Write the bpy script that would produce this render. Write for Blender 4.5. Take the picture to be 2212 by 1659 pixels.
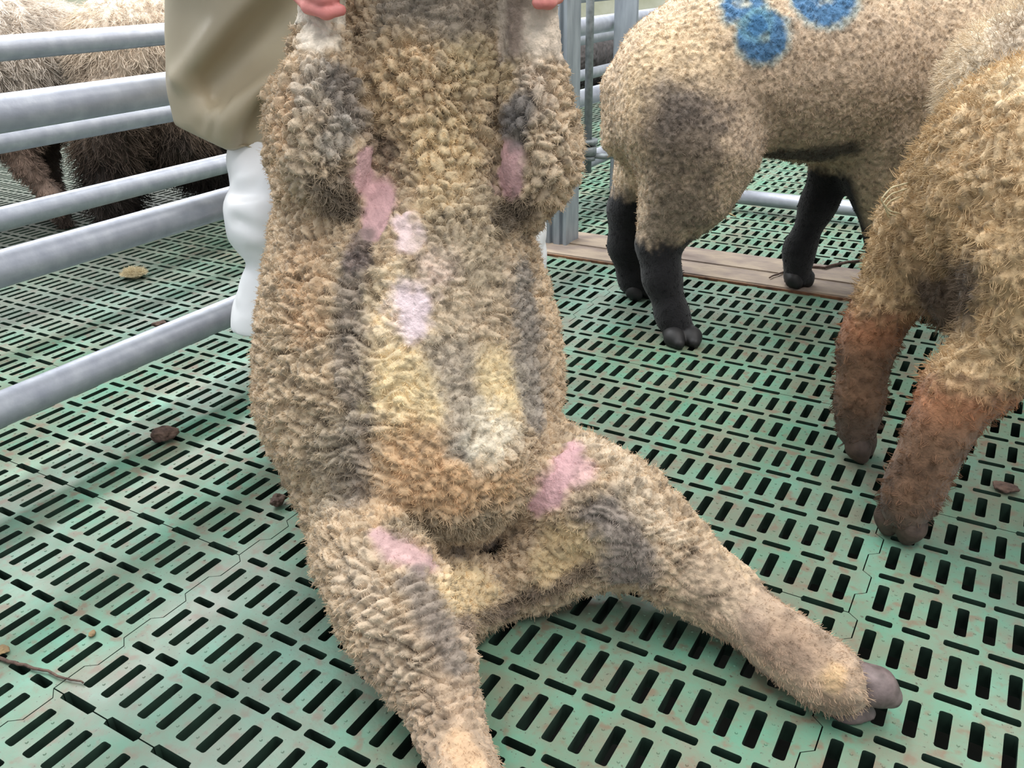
import bpy, bmesh, math, random
import numpy as np
from mathutils import Matrix, Vector
from mathutils.geometry import delaunay_2d_cdt

# ------------------------------------------------------------------ clear
for o in list(bpy.data.objects): bpy.data.objects.remove(o)
scene = bpy.context.scene
COL = scene.collection
random.seed(7); np.random.seed(7)

# ------------------------------------------------------------------ camera
F_PX = 1867.28; IMG_W = 2212.0; IMG_H = 1659.0
PITCH = math.radians(25.770); ROLL = math.radians(-1.364); YAW = math.radians(30.875); CAM_H = 0.7752
cam_data = bpy.data.cameras.new('camera'); cam = bpy.data.objects.new('camera', cam_data); COL.objects.link(cam)
cam_data.sensor_fit = 'HORIZONTAL'; cam_data.sensor_width = 36.0; cam_data.lens = F_PX / IMG_W * 36.0
cam_data.clip_start = 0.02; cam_data.clip_end = 200
cam.matrix_world = (Matrix.Translation((0, 0, CAM_H)) @ Matrix.Rotation(YAW, 4, 'Z')
                    @ Matrix.Rotation(math.pi / 2 - PITCH, 4, 'X') @ Matrix.Rotation(ROLL, 4, 'Z'))
scene.camera = cam

# ------------------------------------------------------------------ world, lights, exposure
world = bpy.data.worlds.new('shed_daylight'); scene.world = world; world.use_nodes = True
bgn = world.node_tree.nodes['Background']; bgn.inputs[0].default_value = (0.90, 0.95, 1.0, 1); bgn.inputs[1].default_value = 0.72
def area_light(name, loc, size, power, col=(1, 1, 1), rot=(0, 0, 0)):
    l = bpy.data.lights.new(name, 'AREA'); l.shape = 'RECTANGLE'; l.size, l.size_y = size; l.energy = power; l.color = col
    o = bpy.data.objects.new(name, l); COL.objects.link(o); o.location = loc; o.rotation_euler = rot
    o['label'] = 'long bright strip light hanging under the shed roof'; o['category'] = 'light'; o['group'] = 'roof strip lights'
    return o
area_light('roof_strip_light', (-1.9, 2.6, 3.4), (0.6, 5.0), 150, (0.97, 0.99, 1.0))
area_light('roof_strip_light', (0.9, 1.6, 3.4), (0.6, 5.0), 100, (1.0, 0.97, 0.92))
area_light('roof_strip_light', (-4.6, 2.6, 3.4), (0.6, 5.0), 260, (0.97, 0.99, 1.0))
scene.view_settings.view_transform = 'Standard'; scene.view_settings.look = 'None'
scene.view_settings.gamma = 1.0; scene.view_settings.use_curve_mapping = False
scene.view_settings.exposure = 0.38

# ------------------------------------------------------------------ pixel <-> place helpers
cP, sP, cR, sR, cY, sY = math.cos(PITCH), math.sin(PITCH), math.cos(ROLL), math.sin(ROLL), math.cos(YAW), math.sin(YAW)
ORI = np.array([0, 0, CAM_H])
def ray(px, py):
    x = (px - 1106) / F_PX; y = -(py - 829.5) / F_PX
    x, y = cR * x - sR * y, sR * x + cR * y
    Y = cP + y * sP; Z = -sP + y * cP
    return np.array([x * cY - Y * sY, x * sY + Y * cY, Z])
def onz(px, py, z=0.0): d = ray(px, py); return ORI + d * (z - CAM_H) / d[2]
def onx(px, py, x): d = ray(px, py); return ORI + d * x / d[0]
def atd(px, py, Y): d = ray(px, py); return ORI + d * Y / (-d[0] * sY + d[1] * cY)
def proj(P):
    P = np.asarray(P, float); v, u, z = P[..., 0], P[..., 1], P[..., 2] - CAM_H
    X = u * sY + v * cY; Y = u * cY - v * sY
    fw = Y * cP - z * sP; up = Y * sP + z * cP
    x = X / fw; y = up / fw
    x, y = cR * x + sR * y, -sR * x + cR * y
    return 1106 + F_PX * x, 829.5 - F_PX * y, fw
def depth(P): return float(proj(P)[2])

# ------------------------------------------------------------------ naming helpers
def tag(o, label=None, cat=None, group=None, kind=None):
    if label: o['label'] = label
    if cat: o['category'] = cat
    if group: o['group'] = group
    if kind: o['kind'] = kind
    return o
def empty(name, loc=(0, 0, 0)):
    o = bpy.data.objects.new(name, None); COL.objects.link(o); o.location = loc; o.empty_display_size = 0.05
    return o
def link(name, me, mat=None, parent=None, loc=None):
    o = bpy.data.objects.new(name, me); COL.objects.link(o)
    if mat is not None and not me.materials: me.materials.append(mat)
    if parent is not None: o.parent = parent
    if loc is not None: o.location = loc
    return o
def mesh_np(name, V, Fc, smooth=True):
    me = bpy.data.meshes.new(name)
    V = np.asarray(V, np.float32); Fc = np.asarray(Fc, np.int32); k = Fc.shape[1]
    me.vertices.add(len(V)); me.vertices.foreach_set('co', V.ravel())
    me.loops.add(Fc.size); me.loops.foreach_set('vertex_index', Fc.ravel())
    me.polygons.add(len(Fc)); me.polygons.foreach_set('loop_start', np.arange(0, Fc.size, k, dtype=np.int32))
    me.polygons.foreach_set('use_smooth', np.full(len(Fc), smooth))
    me.update(calc_edges=True); me.validate()
    return me
def bm_mesh(name, bm, smooth=False):
    me = bpy.data.meshes.new(name); bm.normal_update(); bm.to_mesh(me); bm.free()
    for p in me.polygons: p.use_smooth = smooth
    return me

# ------------------------------------------------------------------ colours and materials
def lin(r, g, b):
    def f(c):
        c /= 255.0
        return c / 12.92 if c <= 0.04045 else ((c + 0.055) / 1.055) ** 2.4
    return (f(r), f(g), f(b))
def new_mat(name):
    m = bpy.data.materials.new(name); m.use_nodes = True
    nt = m.node_tree; return m, nt, nt.nodes['Principled BSDF']
def N(nt, t, **kw):
    n = nt.nodes.new(t)
    for k, v in kw.items(): setattr(n, k, v)
    return n
def ramp(nt, stops):
    n = N(nt, 'ShaderNodeValToRGB'); e = n.color_ramp.elements
    while len(e) < len(stops): e.new(0.5)
    for i, (p, c) in enumerate(stops): e[i].position = p; e[i].color = (*c, 1)
    return n
def noisy(name, stops, scale=8.0, rough=0.6, metal=0.0, bump=0.0, bscale=60.0, stretch=(1, 1, 1), detail=6, spec=0.5, coords='Object'):
    m, nt, b = new_mat(name)
    tc = N(nt, 'ShaderNodeTexCoord'); mp = N(nt, 'ShaderNodeMapping'); mp.inputs['Scale'].default_value = stretch
    nz = N(nt, 'ShaderNodeTexNoise'); nz.inputs['Scale'].default_value = scale; nz.inputs['Detail'].default_value = detail
    nt.links.new(tc.outputs[coords], mp.inputs[0]); nt.links.new(mp.outputs[0], nz.inputs['Vector'])
    r = ramp(nt, stops); nt.links.new(nz.outputs['Fac'], r.inputs[0]); nt.links.new(r.outputs[0], b.inputs['Base Color'])
    b.inputs['Roughness'].default_value = rough; b.inputs['Metallic'].default_value = metal
    b.inputs['Specular IOR Level'].default_value = spec
    if bump:
        n2 = N(nt, 'ShaderNodeTexNoise'); n2.inputs['Scale'].default_value = bscale; n2.inputs['Detail'].default_value = 5
        nt.links.new(mp.outputs[0], n2.inputs['Vector'])
        bp = N(nt, 'ShaderNodeBump'); bp.inputs['Strength'].default_value = bump; bp.inputs['Distance'].default_value = 0.003
        nt.links.new(n2.outputs['Fac'], bp.inputs['Height']); nt.links.new(bp.outputs[0], b.inputs['Normal'])
    return m
def attr_mat(name, rough=0.95, spec=0.15, sheen=0.0, bump=0.0, bscale=300.0, mult=None):
    m, nt, b = new_mat(name)
    a = N(nt, 'ShaderNodeAttribute'); a.attribute_name = 'col'
    nt.links.new(a.outputs['Color'], b.inputs['Base Color'])
    b.inputs['Roughness'].default_value = rough; b.inputs['Specular IOR Level'].default_value = spec
    b.inputs['Sheen Weight'].default_value = sheen; b.inputs['Sheen Roughness'].default_value = 0.6
    if bump:
        tc = N(nt, 'ShaderNodeTexCoord'); n2 = N(nt, 'ShaderNodeTexNoise'); n2.inputs['Scale'].default_value = bscale; n2.inputs['Detail'].default_value = 6
        nt.links.new(tc.outputs['Object'], n2.inputs['Vector'])
        bp = N(nt, 'ShaderNodeBump'); bp.inputs['Strength'].default_value = bump; bp.inputs['Distance'].default_value = 0.004
        nt.links.new(n2.outputs['Fac'], bp.inputs['Height']); nt.links.new(bp.outputs[0], b.inputs['Normal'])
    return m

def green_plastic():
    m, nt, b = new_mat('green_slat_plastic')
    g = N(nt, 'ShaderNodeNewGeometry'); L = nt.links.new
    def noise(sc, det=5, rg=0.55):
        n = N(nt, 'ShaderNodeTexNoise'); n.inputs['Scale'].default_value = sc; n.inputs['Detail'].default_value = det
        n.inputs['Roughness'].default_value = rg; L(g.outputs['Position'], n.inputs['Vector']); return n
    base = ramp(nt, [(0.3, lin(76, 124, 98)), (0.5, lin(92, 140, 116)), (0.72, lin(108, 154, 134))])
    L(noise(3.2).outputs['Fac'], base.inputs[0])
    def mix(fac_out, a_out, col):
        mx = N(nt, 'ShaderNodeMix', data_type='RGBA'); L(fac_out, mx.inputs[0]); L(a_out, mx.inputs[6]); mx.inputs[7].default_value = (*col, 1); return mx.outputs[2]
    # dried dirt: broad thin film, small rusty blotches, specks
    f1 = ramp(nt, [(0.36, (0, 0, 0)), (0.64, (0.78, 0.78, 0.78))]); L(noise(10, 7, 0.68).outputs['Fac'], f1.inputs[0])
    c = mix(f1.outputs[0], base.outputs[0], lin(118, 108, 90))
    f2 = ramp(nt, [(0.545, (0, 0, 0)), (0.67, (0.75, 0.75, 0.75))]); L(noise(42, 4, 0.5).outputs['Fac'], f2.inputs[0])
    c = mix(f2.outputs[0], c, lin(116, 92, 74))
    f3 = ramp(nt, [(0.665, (0, 0, 0)), (0.70, (0.75, 0.75, 0.75))]); L(noise(190, 2, 0.5).outputs['Fac'], f3.inputs[0])
    c = mix(f3.outputs[0], c, lin(70, 62, 52))
    # grey slurry film in large soft stains
    f4 = ramp(nt, [(0.52, (0, 0, 0)), (0.72, (0.65, 0.65, 0.65))]); L(noise(1.3, 4, 0.5).outputs['Fac'], f4.inputs[0])
    c = mix(f4.outputs[0], c, lin(98, 112, 108))
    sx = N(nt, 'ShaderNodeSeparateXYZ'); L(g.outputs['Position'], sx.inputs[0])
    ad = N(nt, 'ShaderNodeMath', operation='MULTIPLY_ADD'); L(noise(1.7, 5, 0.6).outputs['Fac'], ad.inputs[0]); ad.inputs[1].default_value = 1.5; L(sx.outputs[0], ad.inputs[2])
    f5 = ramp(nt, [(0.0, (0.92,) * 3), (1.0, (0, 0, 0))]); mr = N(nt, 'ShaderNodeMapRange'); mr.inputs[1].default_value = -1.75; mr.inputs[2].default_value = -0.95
    L(ad.outputs[0], mr.inputs[0]); L(mr.outputs[0], f5.inputs[0])                       # trodden dung in the pen behind the fences; dark tone also reaches between them
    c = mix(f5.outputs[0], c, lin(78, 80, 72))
    L(c, b.inputs['Base Color'])
    rr = ramp(nt, [(0.35, (0.42,) * 3), (0.65, (0.68,) * 3)]); L(noise(9, 3).outputs['Fac'], rr.inputs[0]); L(rr.outputs[0], b.inputs['Roughness'])
    bp = N(nt, 'ShaderNodeBump'); bp.inputs['Strength'].default_value = 0.25; bp.inputs['Distance'].default_value = 0.002
    L(noise(120, 4).outputs['Fac'], bp.inputs['Height']); L(bp.outputs[0], b.inputs['Normal'])
    b.inputs['Specular IOR Level'].default_value = 0.5
    return m
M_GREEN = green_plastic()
M_SLOT = noisy('grimy_shaded_slot_wall', [(0.3, lin(30, 46, 38)), (0.7, lin(52, 78, 64))], 30, 0.6)  # grime on the slot walls, plus the shade inside the slots painted in
M_PIT = noisy('dark_slurry', [(0.3, lin(22, 26, 24)), (0.7, lin(44, 46, 40))], 6, 0.4)
M_GALV = noisy('galvanised_steel', [(0.3, lin(162, 165, 176)), (0.55, lin(176, 179, 188)), (0.75, lin(190, 193, 200))], 30, 0.45, 0.4, 0.12, 120)
M_GALV2 = noisy('dull_galvanised_sheet', [(0.3, lin(134, 142, 150)), (0.7, lin(164, 172, 180))], 14, 0.5, 0.45, 0.12, 60, (3, 3, 0.6))
M_RUST = noisy('dark_bolt_steel', [(0.3, lin(112, 118, 120)), (0.7, lin(142, 148, 150))], 60, 0.5, 0.4, 0.2, 200)
M_WOOD = noisy('dung_stained_timber', [(0.25, lin(104, 90, 82)), (0.45, lin(132, 118, 108)), (0.6, lin(158, 142, 124)), (0.8, lin(124, 110, 102))], 9, 0.9, 0, 0.9, 60, (0.8, 1.6, 1.5))
M_WALL = noisy('pale_concrete_wall', [(0.3, lin(176, 176, 150)), (0.7, lin(206, 206, 186))], 5, 0.9, 0, 0.3, 40)
M_DUNG = noisy('dried_dung', [(0.3, lin(66, 50, 44)), (0.7, lin(110, 88, 76))], 90, 0.9, 0, 0.8, 200)
M_STRAW = noisy('straw', [(0.3, lin(112, 92, 68)), (0.7, lin(160, 136, 96))], 50, 0.85)
M_TUFT = noisy('wool_tuft', [(0.3, lin(176, 160, 124)), (0.7, lin(208, 196, 160))], 90, 0.95)
M_WOOL = attr_mat('wool', 0.96, 0.1, 0.15, 0.6, 240)
M_FUR = attr_mat('wool_fibres', 0.9, 0.15, 0.0)
M_HOOF = noisy('hoof_horn', [(0.3, lin(78, 66, 64)), (0.7, lin(128, 112, 110))], 60, 0.55, 0, 0.3, 120)
M_HOOFB = noisy('brown_hoof_horn', [(0.3, lin(62, 50, 44)), (0.7, lin(96, 78, 68))], 60, 0.7, 0, 0.5, 120)
M_HOOFD = noisy('dark_hoof_horn', [(0.3, lin(16, 15, 17)), (0.7, lin(28, 26, 27))], 60, 0.6)
M_EYE = noisy('sheep_eye', [(0.3, lin(60, 44, 20)), (0.7, lin(120, 96, 40))], 60, 0.15)
M_COAT = noisy('khaki_waterproof', [(0.3, lin(168, 154, 128)), (0.55, lin(178, 166, 142)), (0.75, lin(182, 174, 152))], 3.2, 0.45, 0, 0.12, 30)
M_WHITE = noisy('white_waterproof_trousers', [(0.3, lin(238, 238, 240)), (0.7, lin(250, 250, 252))], 5, 0.4, 0, 0.1, 30)
M_SKIN = noisy('skin', [(0.3, lin(196, 112, 108)), (0.7, lin(222, 146, 138))], 22, 0.5, 0, 0.15, 160)
M_BOOT = noisy('dark_rubber_boot', [(0.3, lin(26, 34, 30)), (0.7, lin(44, 52, 46))], 12, 0.4)
M_HAIR = noisy('brown_hair', [(0.3, lin(50, 36, 28)), (0.7, lin(84, 62, 46))], 80, 0.7, 0, 0.6, 200)

# ------------------------------------------------------------------ floor: green slatted plastic panels
PW, PL, TH = 0.806, 0.6, 0.034
SEAM0, JOINT0 = -0.882, 0.3875
def zig(t):                                    # jigsaw edge, 0.1 m period
    t = (t / 0.1) % 1.0
    if t < 0.42: return -0.0065
    if t < 0.52: return -0.0065 + 0.013 * (t - 0.42) / 0.10
    if t < 0.90: return 0.0065
    return 0.0065 - 0.013 * (t - 0.90) / 0.10
def make_panel(name, length):
    rows = int(round(length / 0.1)); g = 0.0008
    loops = []
    def slot(cx, cy, hx, hy, r):
        pts = []
        for sx, sy in ((1, 1), (-1, 1), (-1, -1), (1, -1)):
            a = [(hx, hy - r), (hx - r * 0.3, hy - r * 0.3), (hx - r, hy)]
            if sx * sy < 0: a.reverse()
            pts += [(cx + sx * p, cy + sy * q) for p, q in a]
        loops.append(pts)
    for k in range(rows):
        for i in range(24): slot(0.0255 + i * (PW - 0.051) / 23, 0.05 + 0.1 * k, 0.0071, 0.0288, 0.003)
        if k:
            xs = [(0.031, 0.0165), (0.0755, 0.0165)] + [(0.128 + i * (PW - 0.256) / 11, 0.0202) for i in range(12)] + [(PW - 0.0755, 0.0165), (PW - 0.031, 0.0165)]
            for x, h in xs: slot(x, 0.1 * k, h, 0.0058, 0.003)
    # outer boundary with half slots bitten out of both ends
    nj = 10; jc = [PW / nj * (i + 0.5) for i in range(nj)]
    us = sorted(set([0.0 + g, length - g] + [0.1 * k + f * 0.1 for k in range(rows) for f in (0.42, 0.52, 0.90, 0.9999)]))
    us = [u for u in us if g <= u <= length - g]
    bd = []
    bottom = [(zig(g) + g, g)]
    for c in jc: bottom += [(c - 0.028, g), (c - 0.026, 0.006), (c + 0.026, 0.006), (c + 0.028, g)]
    bd += bottom
    bd += [(PW + zig(u) - g, u) for u in us]
    for c in reversed(jc): bd += [(c + 0.028, length - g), (c + 0.026, length - 0.006), (c - 0.026, length - 0.006), (c - 0.028, length - g)]
    bd += [(zig(u) + g, u) for u in reversed(us)][:-1]
    allv, fl = [], []
    for lp in [bd] + loops:
        s = len(allv); allv += [Vector(p) for p in lp]; fl.append(list(range(s, s + len(lp))))
    ov, oe, of, _1, _2, src = delaunay_2d_cdt(allv, [], fl, 1, 1e-6)
    of = [f for f, sr in zip(of, src) if list(sr) == [0]]
    bm = bmesh.new()
    vs = [bm.verts.new((v.x, v.y, 0)) for v in ov]
    for f in of:
        try: fc = bm.faces.new([vs[i] for i in f])
        except ValueError: continue
        fc.normal_update()
        if fc.normal.z < 0: fc.normal_flip()
    for n, lp in enumerate([bd] + loops):
        top = [bm.verts.new((p[0], p[1], 0)) for p in lp]; 
        ccx = sum(p[0] for p in lp) / len(lp); ccy = sum(p[1] for p in lp) / len(lp); fl_ = 0.0035 if n else 0.0
        bot = [bm.verts.new((p[0] + (fl_ if p[0] > ccx else -fl_), p[1] + (fl_ if p[1] > ccy else -fl_), -TH)) for p in lp]
        for i in range(len(lp)):
            j = (i + 1) % len(lp)
            bm.faces.new((top[i], bot[i], bot[j], top[j]) if n else (bot[i], top[i], top[j], bot[j])).material_index = 1
    rnd = random.Random(3)
    for k in range(rows):                       # anti-slip studs
        for i in range(23):
            cx = 0.0255 + (i + 0.5) * (PW - 0.051) / 23
            for dy in (-0.016, 0.016):
                cy = 0.05 + 0.1 * k + dy; r = 0.0024
                ring = [bm.verts.new((cx + r * math.cos(a), cy + r * math.sin(a), -0.0005)) for a in [j * math.pi / 3 for j in range(6)]]
                tp = [bm.verts.new((cx + 0.55 * r * math.cos(a), cy + 0.55 * r * math.sin(a), 0.0011)) for a in [j * math.pi / 3 for j in range(6)]]
                for j in range(6): bm.faces.new((ring[j], ring[(j + 1) % 6], tp[(j + 1) % 6], tp[j]))
                bm.faces.new(tp)
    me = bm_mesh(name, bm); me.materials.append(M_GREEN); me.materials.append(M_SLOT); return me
panel_full = make_panel('slat_panel_full', 0.6); panel_half = make_panel('slat_panel_half', 0.3)
floor = tag(empty('floor'), 'green plastic slatted floor of interlocking slotted panels', None, None, 'structure')
for c in range(-6, 4):
    x0 = SEAM0 + c * PW; j0 = JOINT0 if c % 2 == 0 else JOINT0 + 0.3
    y = j0 - 0.6 * 2; plank = x0 > -1.75
    while y < 5.6:
        if plank and 2.15 < y < 2.40: y = 2.43
        me = panel_full; st = 0.6
        if plank and y < 2.1875 and y + 0.6 > 2.2: me = panel_half; st = 0.3
        cx = x0 + PW / 2; cyy = y + st / 2
        Yc = -cx * sY + cyy * cY; Xc = cx * cY + cyy * sY
        if Yc > 0.15 and abs(Xc) < 0.95 + 0.75 * Yc:
            link('slat_panel', me, None, floor, (x0, y, 0))
        y += st
bm = bmesh.new(); bmesh.ops.create_grid(bm, x_segments=1, y_segments=1, size=9)
tag(link('floor_pit', bm_mesh('floor_pit', bm), M_PIT, None, (-1.5, 3, -0.45)), 'dark slurry pit under the slats', None, None, 'structure')

def box_mesh(name, sx, sy, sz, bev=0.0, seg=2):
    bm = bmesh.new(); bmesh.ops.create_cube(bm, size=1)
    for v in bm.verts: v.co = Vector((v.co.x * sx, v.co.y * sy, v.co.z * sz))
    if bev: bmesh.ops.bevel(bm, geom=list(bm.edges), offset=bev, segments=seg, affect='EDGES')
    return bm_mesh(name, bm)
def tube_mesh(name, pts, r, seg=18, cap=True):
    pts = [Vector(p) for p in pts]; V, Fc = [], []
    up = Vector((0, 0, 1))
    rs = r if isinstance(r, (list, tuple)) else [r] * len(pts)
    bm = bmesh.new(); rings = []
    for i, p in enumerate(pts):
        t = (pts[min(i + 1, len(pts) - 1)] - pts[max(i - 1, 0)]).normalized()
        a = t.cross(up if abs(t.z) < 0.95 else Vector((1, 0, 0))).normalized(); b = a.cross(t).normalized()
        rings.append([bm.verts.new(p + rs[i] * (math.cos(2 * math.pi * k / seg) * a + math.sin(2 * math.pi * k / seg) * b)) for k in range(seg)])
    for A, B in zip(rings, rings[1:]):
        for k in range(seg): bm.faces.new((A[k], A[(k + 1) % seg], B[(k + 1) % seg], B[k])).smooth = True
    if cap:
        bm.faces.new(rings[0][::-1]); bm.faces.new(rings[-1])
    bmesh.ops.recalc_face_normals(bm, faces=bm.faces)
    me = bpy.data.meshes.new(name); bm.normal_update(); bm.to_mesh(me); bm.free(); return me

# timber sill between the pens (its joint to the slats is rusty)
sill = empty('trim_1', (0, 0, 0)); tag(sill, 'dung-stained timber sill across the floor beside the steel post', None, None, 'structure')
for i, (y0, y1, zz) in enumerate(((2.192, 2.296, 0.008), (2.2975, 2.426, 0.010))):
    me = box_mesh('board', 4.0, y1 - y0, 0.05, 0.003)
    link('board', me, M_WOOD, sill, (0.31, (y0 + y1) / 2, zz - 0.025))

rust = noisy('rusty_edge', [(0.3, lin(78, 50, 36)), (0.7, lin(132, 92, 62))], 40, 0.9)
link('edge_strip', box_mesh('edge_strip', 4.0, 0.006, 0.03, 0.001), rust, sill, (0.31, 2.1895, -0.010))
# shed walls far behind
def wall(name, loc, sx, sy, sz, label):
    o = link(name, box_mesh(name, sx, sy, sz, 0.01), M_WALL, None, loc); return tag(o, label, None, None, 'structure')
wall('wall_back', (-1.5, 9.0, 0.6), 16, 0.2, 2.1, 'pale concrete back wall of the shed')
wall('wall_left', (-8.0, 3.0, 0.6), 0.2, 12, 2.1, 'pale concrete side wall of the shed')

# ------------------------------------------------------------------ steel fences, posts
def fence(name, x, zs, r, y0, y1, posts, label):
    f = tag(empty(name, (x, y0, 0)), label, 'fence')
    for z in zs: link('rail', tube_mesh('rail', [(0, 0, z), (0, y1 - y0, z)], r, 20), M_GALV, f)
    for p in posts: link('post', tube_mesh('post', [(0, p - y0, -0.02), (0, p - y0, 1.1)], 0.03, 16), M_GALV, f)
    return f
fence('tube_fence', -1.38, (0.135, 0.358, 0.588), 0.029, -0.4, 7.0, (-0.37, 6.9), 'galvanised fence of three thick tubes beside the green slats, nearer the person')
fence('tube_fence', -2.10, (0.255, 0.430, 0.630), 0.028, -0.2, 7.5, (-0.17, 7.4), 'galvanised tube fence directly in front of the long-woolled sheep')
# ribbed channel post
def channel_post():
    prof = [(-0.05, 0.0)]
    w = 0.10; nrib = 3
    for k in range(nrib):
        a = -0.05 + w * (k + 0.30) / nrib; b = a + w * 0.42 / nrib
        prof += [(a, 0.0), (a + 0.004, 0.010), (b - 0.004, 0.010), (b, 0.0)]
    prof += [(0.05, 0.0), (0.05, 0.085), (-0.05, 0.085)]
    bm = bmesh.new(); lo = [bm.verts.new((x, y, 0)) for x, y in prof]; hi = [bm.verts.new((x, y, 1.25)) for x, y in prof]
    n = len(prof)
    for i in range(n): bm.faces.new((lo[i], lo[(i + 1) % n], hi[(i + 1) % n], hi[i]))
    bm.faces.new(lo[::-1]); bm.faces.new(hi)
    bmesh.ops.recalc_face_normals(bm, faces=bm.faces)
    return bm_mesh('steel_post', bm)
link('wide_steel_post', channel_post(), M_GALV2, None, (-1.208, 2.275, 0.008))
tag(COL.objects['wide_steel_post'], 'wide ribbed galvanised steel post standing on the timber sill', 'post')
p2 = onz(1322, 412, 0)
fp = link('flat_steel_post', box_mesh('flat_steel_post', 0.082, 0.02, 1.25, 0.003), M_GALV2, None, (p2[0] + 0.035, p2[1], 0.625))
fp.rotation_euler[2] = 0.25
tag(fp, 'flat plain galvanised steel post behind the drop bolt rod', 'post')
# drop bolt rod with collars
rx = -1.30; q = None
for yy in np.linspace(2.3, 3.4, 200):
    if abs(proj((rx, yy, 0.5))[0] - 1275) < 2.5: q = yy; break
zb = None
for z in np.linspace(0, 0.6, 300):
    if abs(proj((rx, q, z))[1] - 372) < 2: zb = z; break
bolt = tag(empty('drop_bolt', (rx, q, 0)), 'round steel drop bolt rod with disc collars between the two steel posts', 'bolt')
link('rod', tube_mesh('rod', [(0, 0, zb), (0, 0, 1.2)], 0.0135, 14), M_RUST, bolt)
for dz, rr, hh in ((0.105, 0.034, 0.016), (0.075, 0.03, 0.03), (0.050, 0.026, 0.016)):
    link('collar', tube_mesh('collar', [(0, 0, zb + dz - hh / 2), (0, 0, zb + dz + hh / 2)], rr, 20), M_RUST, bolt)
link('bracket', tube_mesh('bracket', [(0, 0, zb + 0.06), (0.05, 0.02, zb + 0.055), (0.10, 0.05, zb + 0.06)], 0.010, 10), M_RUST, bolt)
link('bracket', tube_mesh('bracket', [(0, 0, zb + 0.075), (-0.05, -0.01, zb + 0.075)], 0.014, 10), M_RUST, bolt)
lr = onz(1700, 430, 0.06)
lowrail = tag(empty('low_rail', (0, lr[1], 0)), 'low galvanised tube lying across the slats behind the black-legged sheep', 'rail')
link('tube', tube_mesh('tube', [(-1.24, 0, 0.05), (1.9, 0.03, 0.05)], 0.024, 18), M_GALV, lowrail)
for xx in (-1.21, 1.85): link('foot', box_mesh('foot', 0.06, 0.05, 0.05, 0.004), M_GALV2, lowrail, (xx, 0.005, 0.025))

# ------------------------------------------------------------------ numpy noise
def h3(ix, iy, iz, s):
    h = (ix.astype(np.int64) * 374761393 + iy.astype(np.int64) * 668265263 + iz.astype(np.int64) * 2147483647 + s * 974711) & 0xFFFFFFFF
    h = ((h ^ (h >> 13)) * 1274126177) & 0xFFFFFFFF
    h = ((h ^ (h >> 15)) * 2246822519) & 0xFFFFFFFF
    return ((h ^ (h >> 16)) & 0xFFFFFF).astype(np.float32) / 16777216.0
def vnoise(P, s=0):
    I = np.floor(P).astype(np.int64); f = (P - I).astype(np.float32); f = f * f * (3 - 2 * f); out = 0
    for dx in (0, 1):
        for dy in (0, 1):
            for dz in (0, 1):
                w = (f[:, 0] if dx else 1 - f[:, 0]) * (f[:, 1] if dy else 1 - f[:, 1]) * (f[:, 2] if dz else 1 - f[:, 2])
                out = out + w * h3(I[:, 0] + dx, I[:, 1] + dy, I[:, 2] + dz, s)
    return out
def fbm(P, o=4, s=0):
    a, t, n = 0.5, 0.0, 0.0
    for k in range(o): t = t + a * vnoise(P * (2.03 ** k) + 17.3 * k, s + k); n += a; a *= 0.5
    return t / n
def worley(P, s=0):
    I = np.floor(P).astype(np.int64); n = len(P)
    d1 = np.full(n, 9.0, np.float32); d2 = d1.copy(); ctr = np.zeros((n, 3), np.float32); rid = np.zeros(n, np.float32)
    for dx in (-1, 0, 1):
        for dy in (-1, 0, 1):
            for dz in (-1, 0, 1):
                c = I + np.array([dx, dy, dz]); q = np.stack([h3(c[:, 0], c[:, 1], c[:, 2], s + k) for k in (1, 2, 3)], 1) + c
                d = np.sqrt(((q - P) ** 2).sum(1)).astype(np.float32); m = d < d1
                d2 = np.where(m, d1, np.minimum(d2, d)); d1 = np.where(m, d, d1); ctr[m] = q[m]
                rid = np.where(m, h3(c[:, 0], c[:, 1], c[:, 2], s + 9), rid)
    return d1, d2, ctr, rid
def sst(a, b, x): t = np.clip((x - a) / (b - a), 0, 1); return t * t * (3 - 2 * t)

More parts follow.
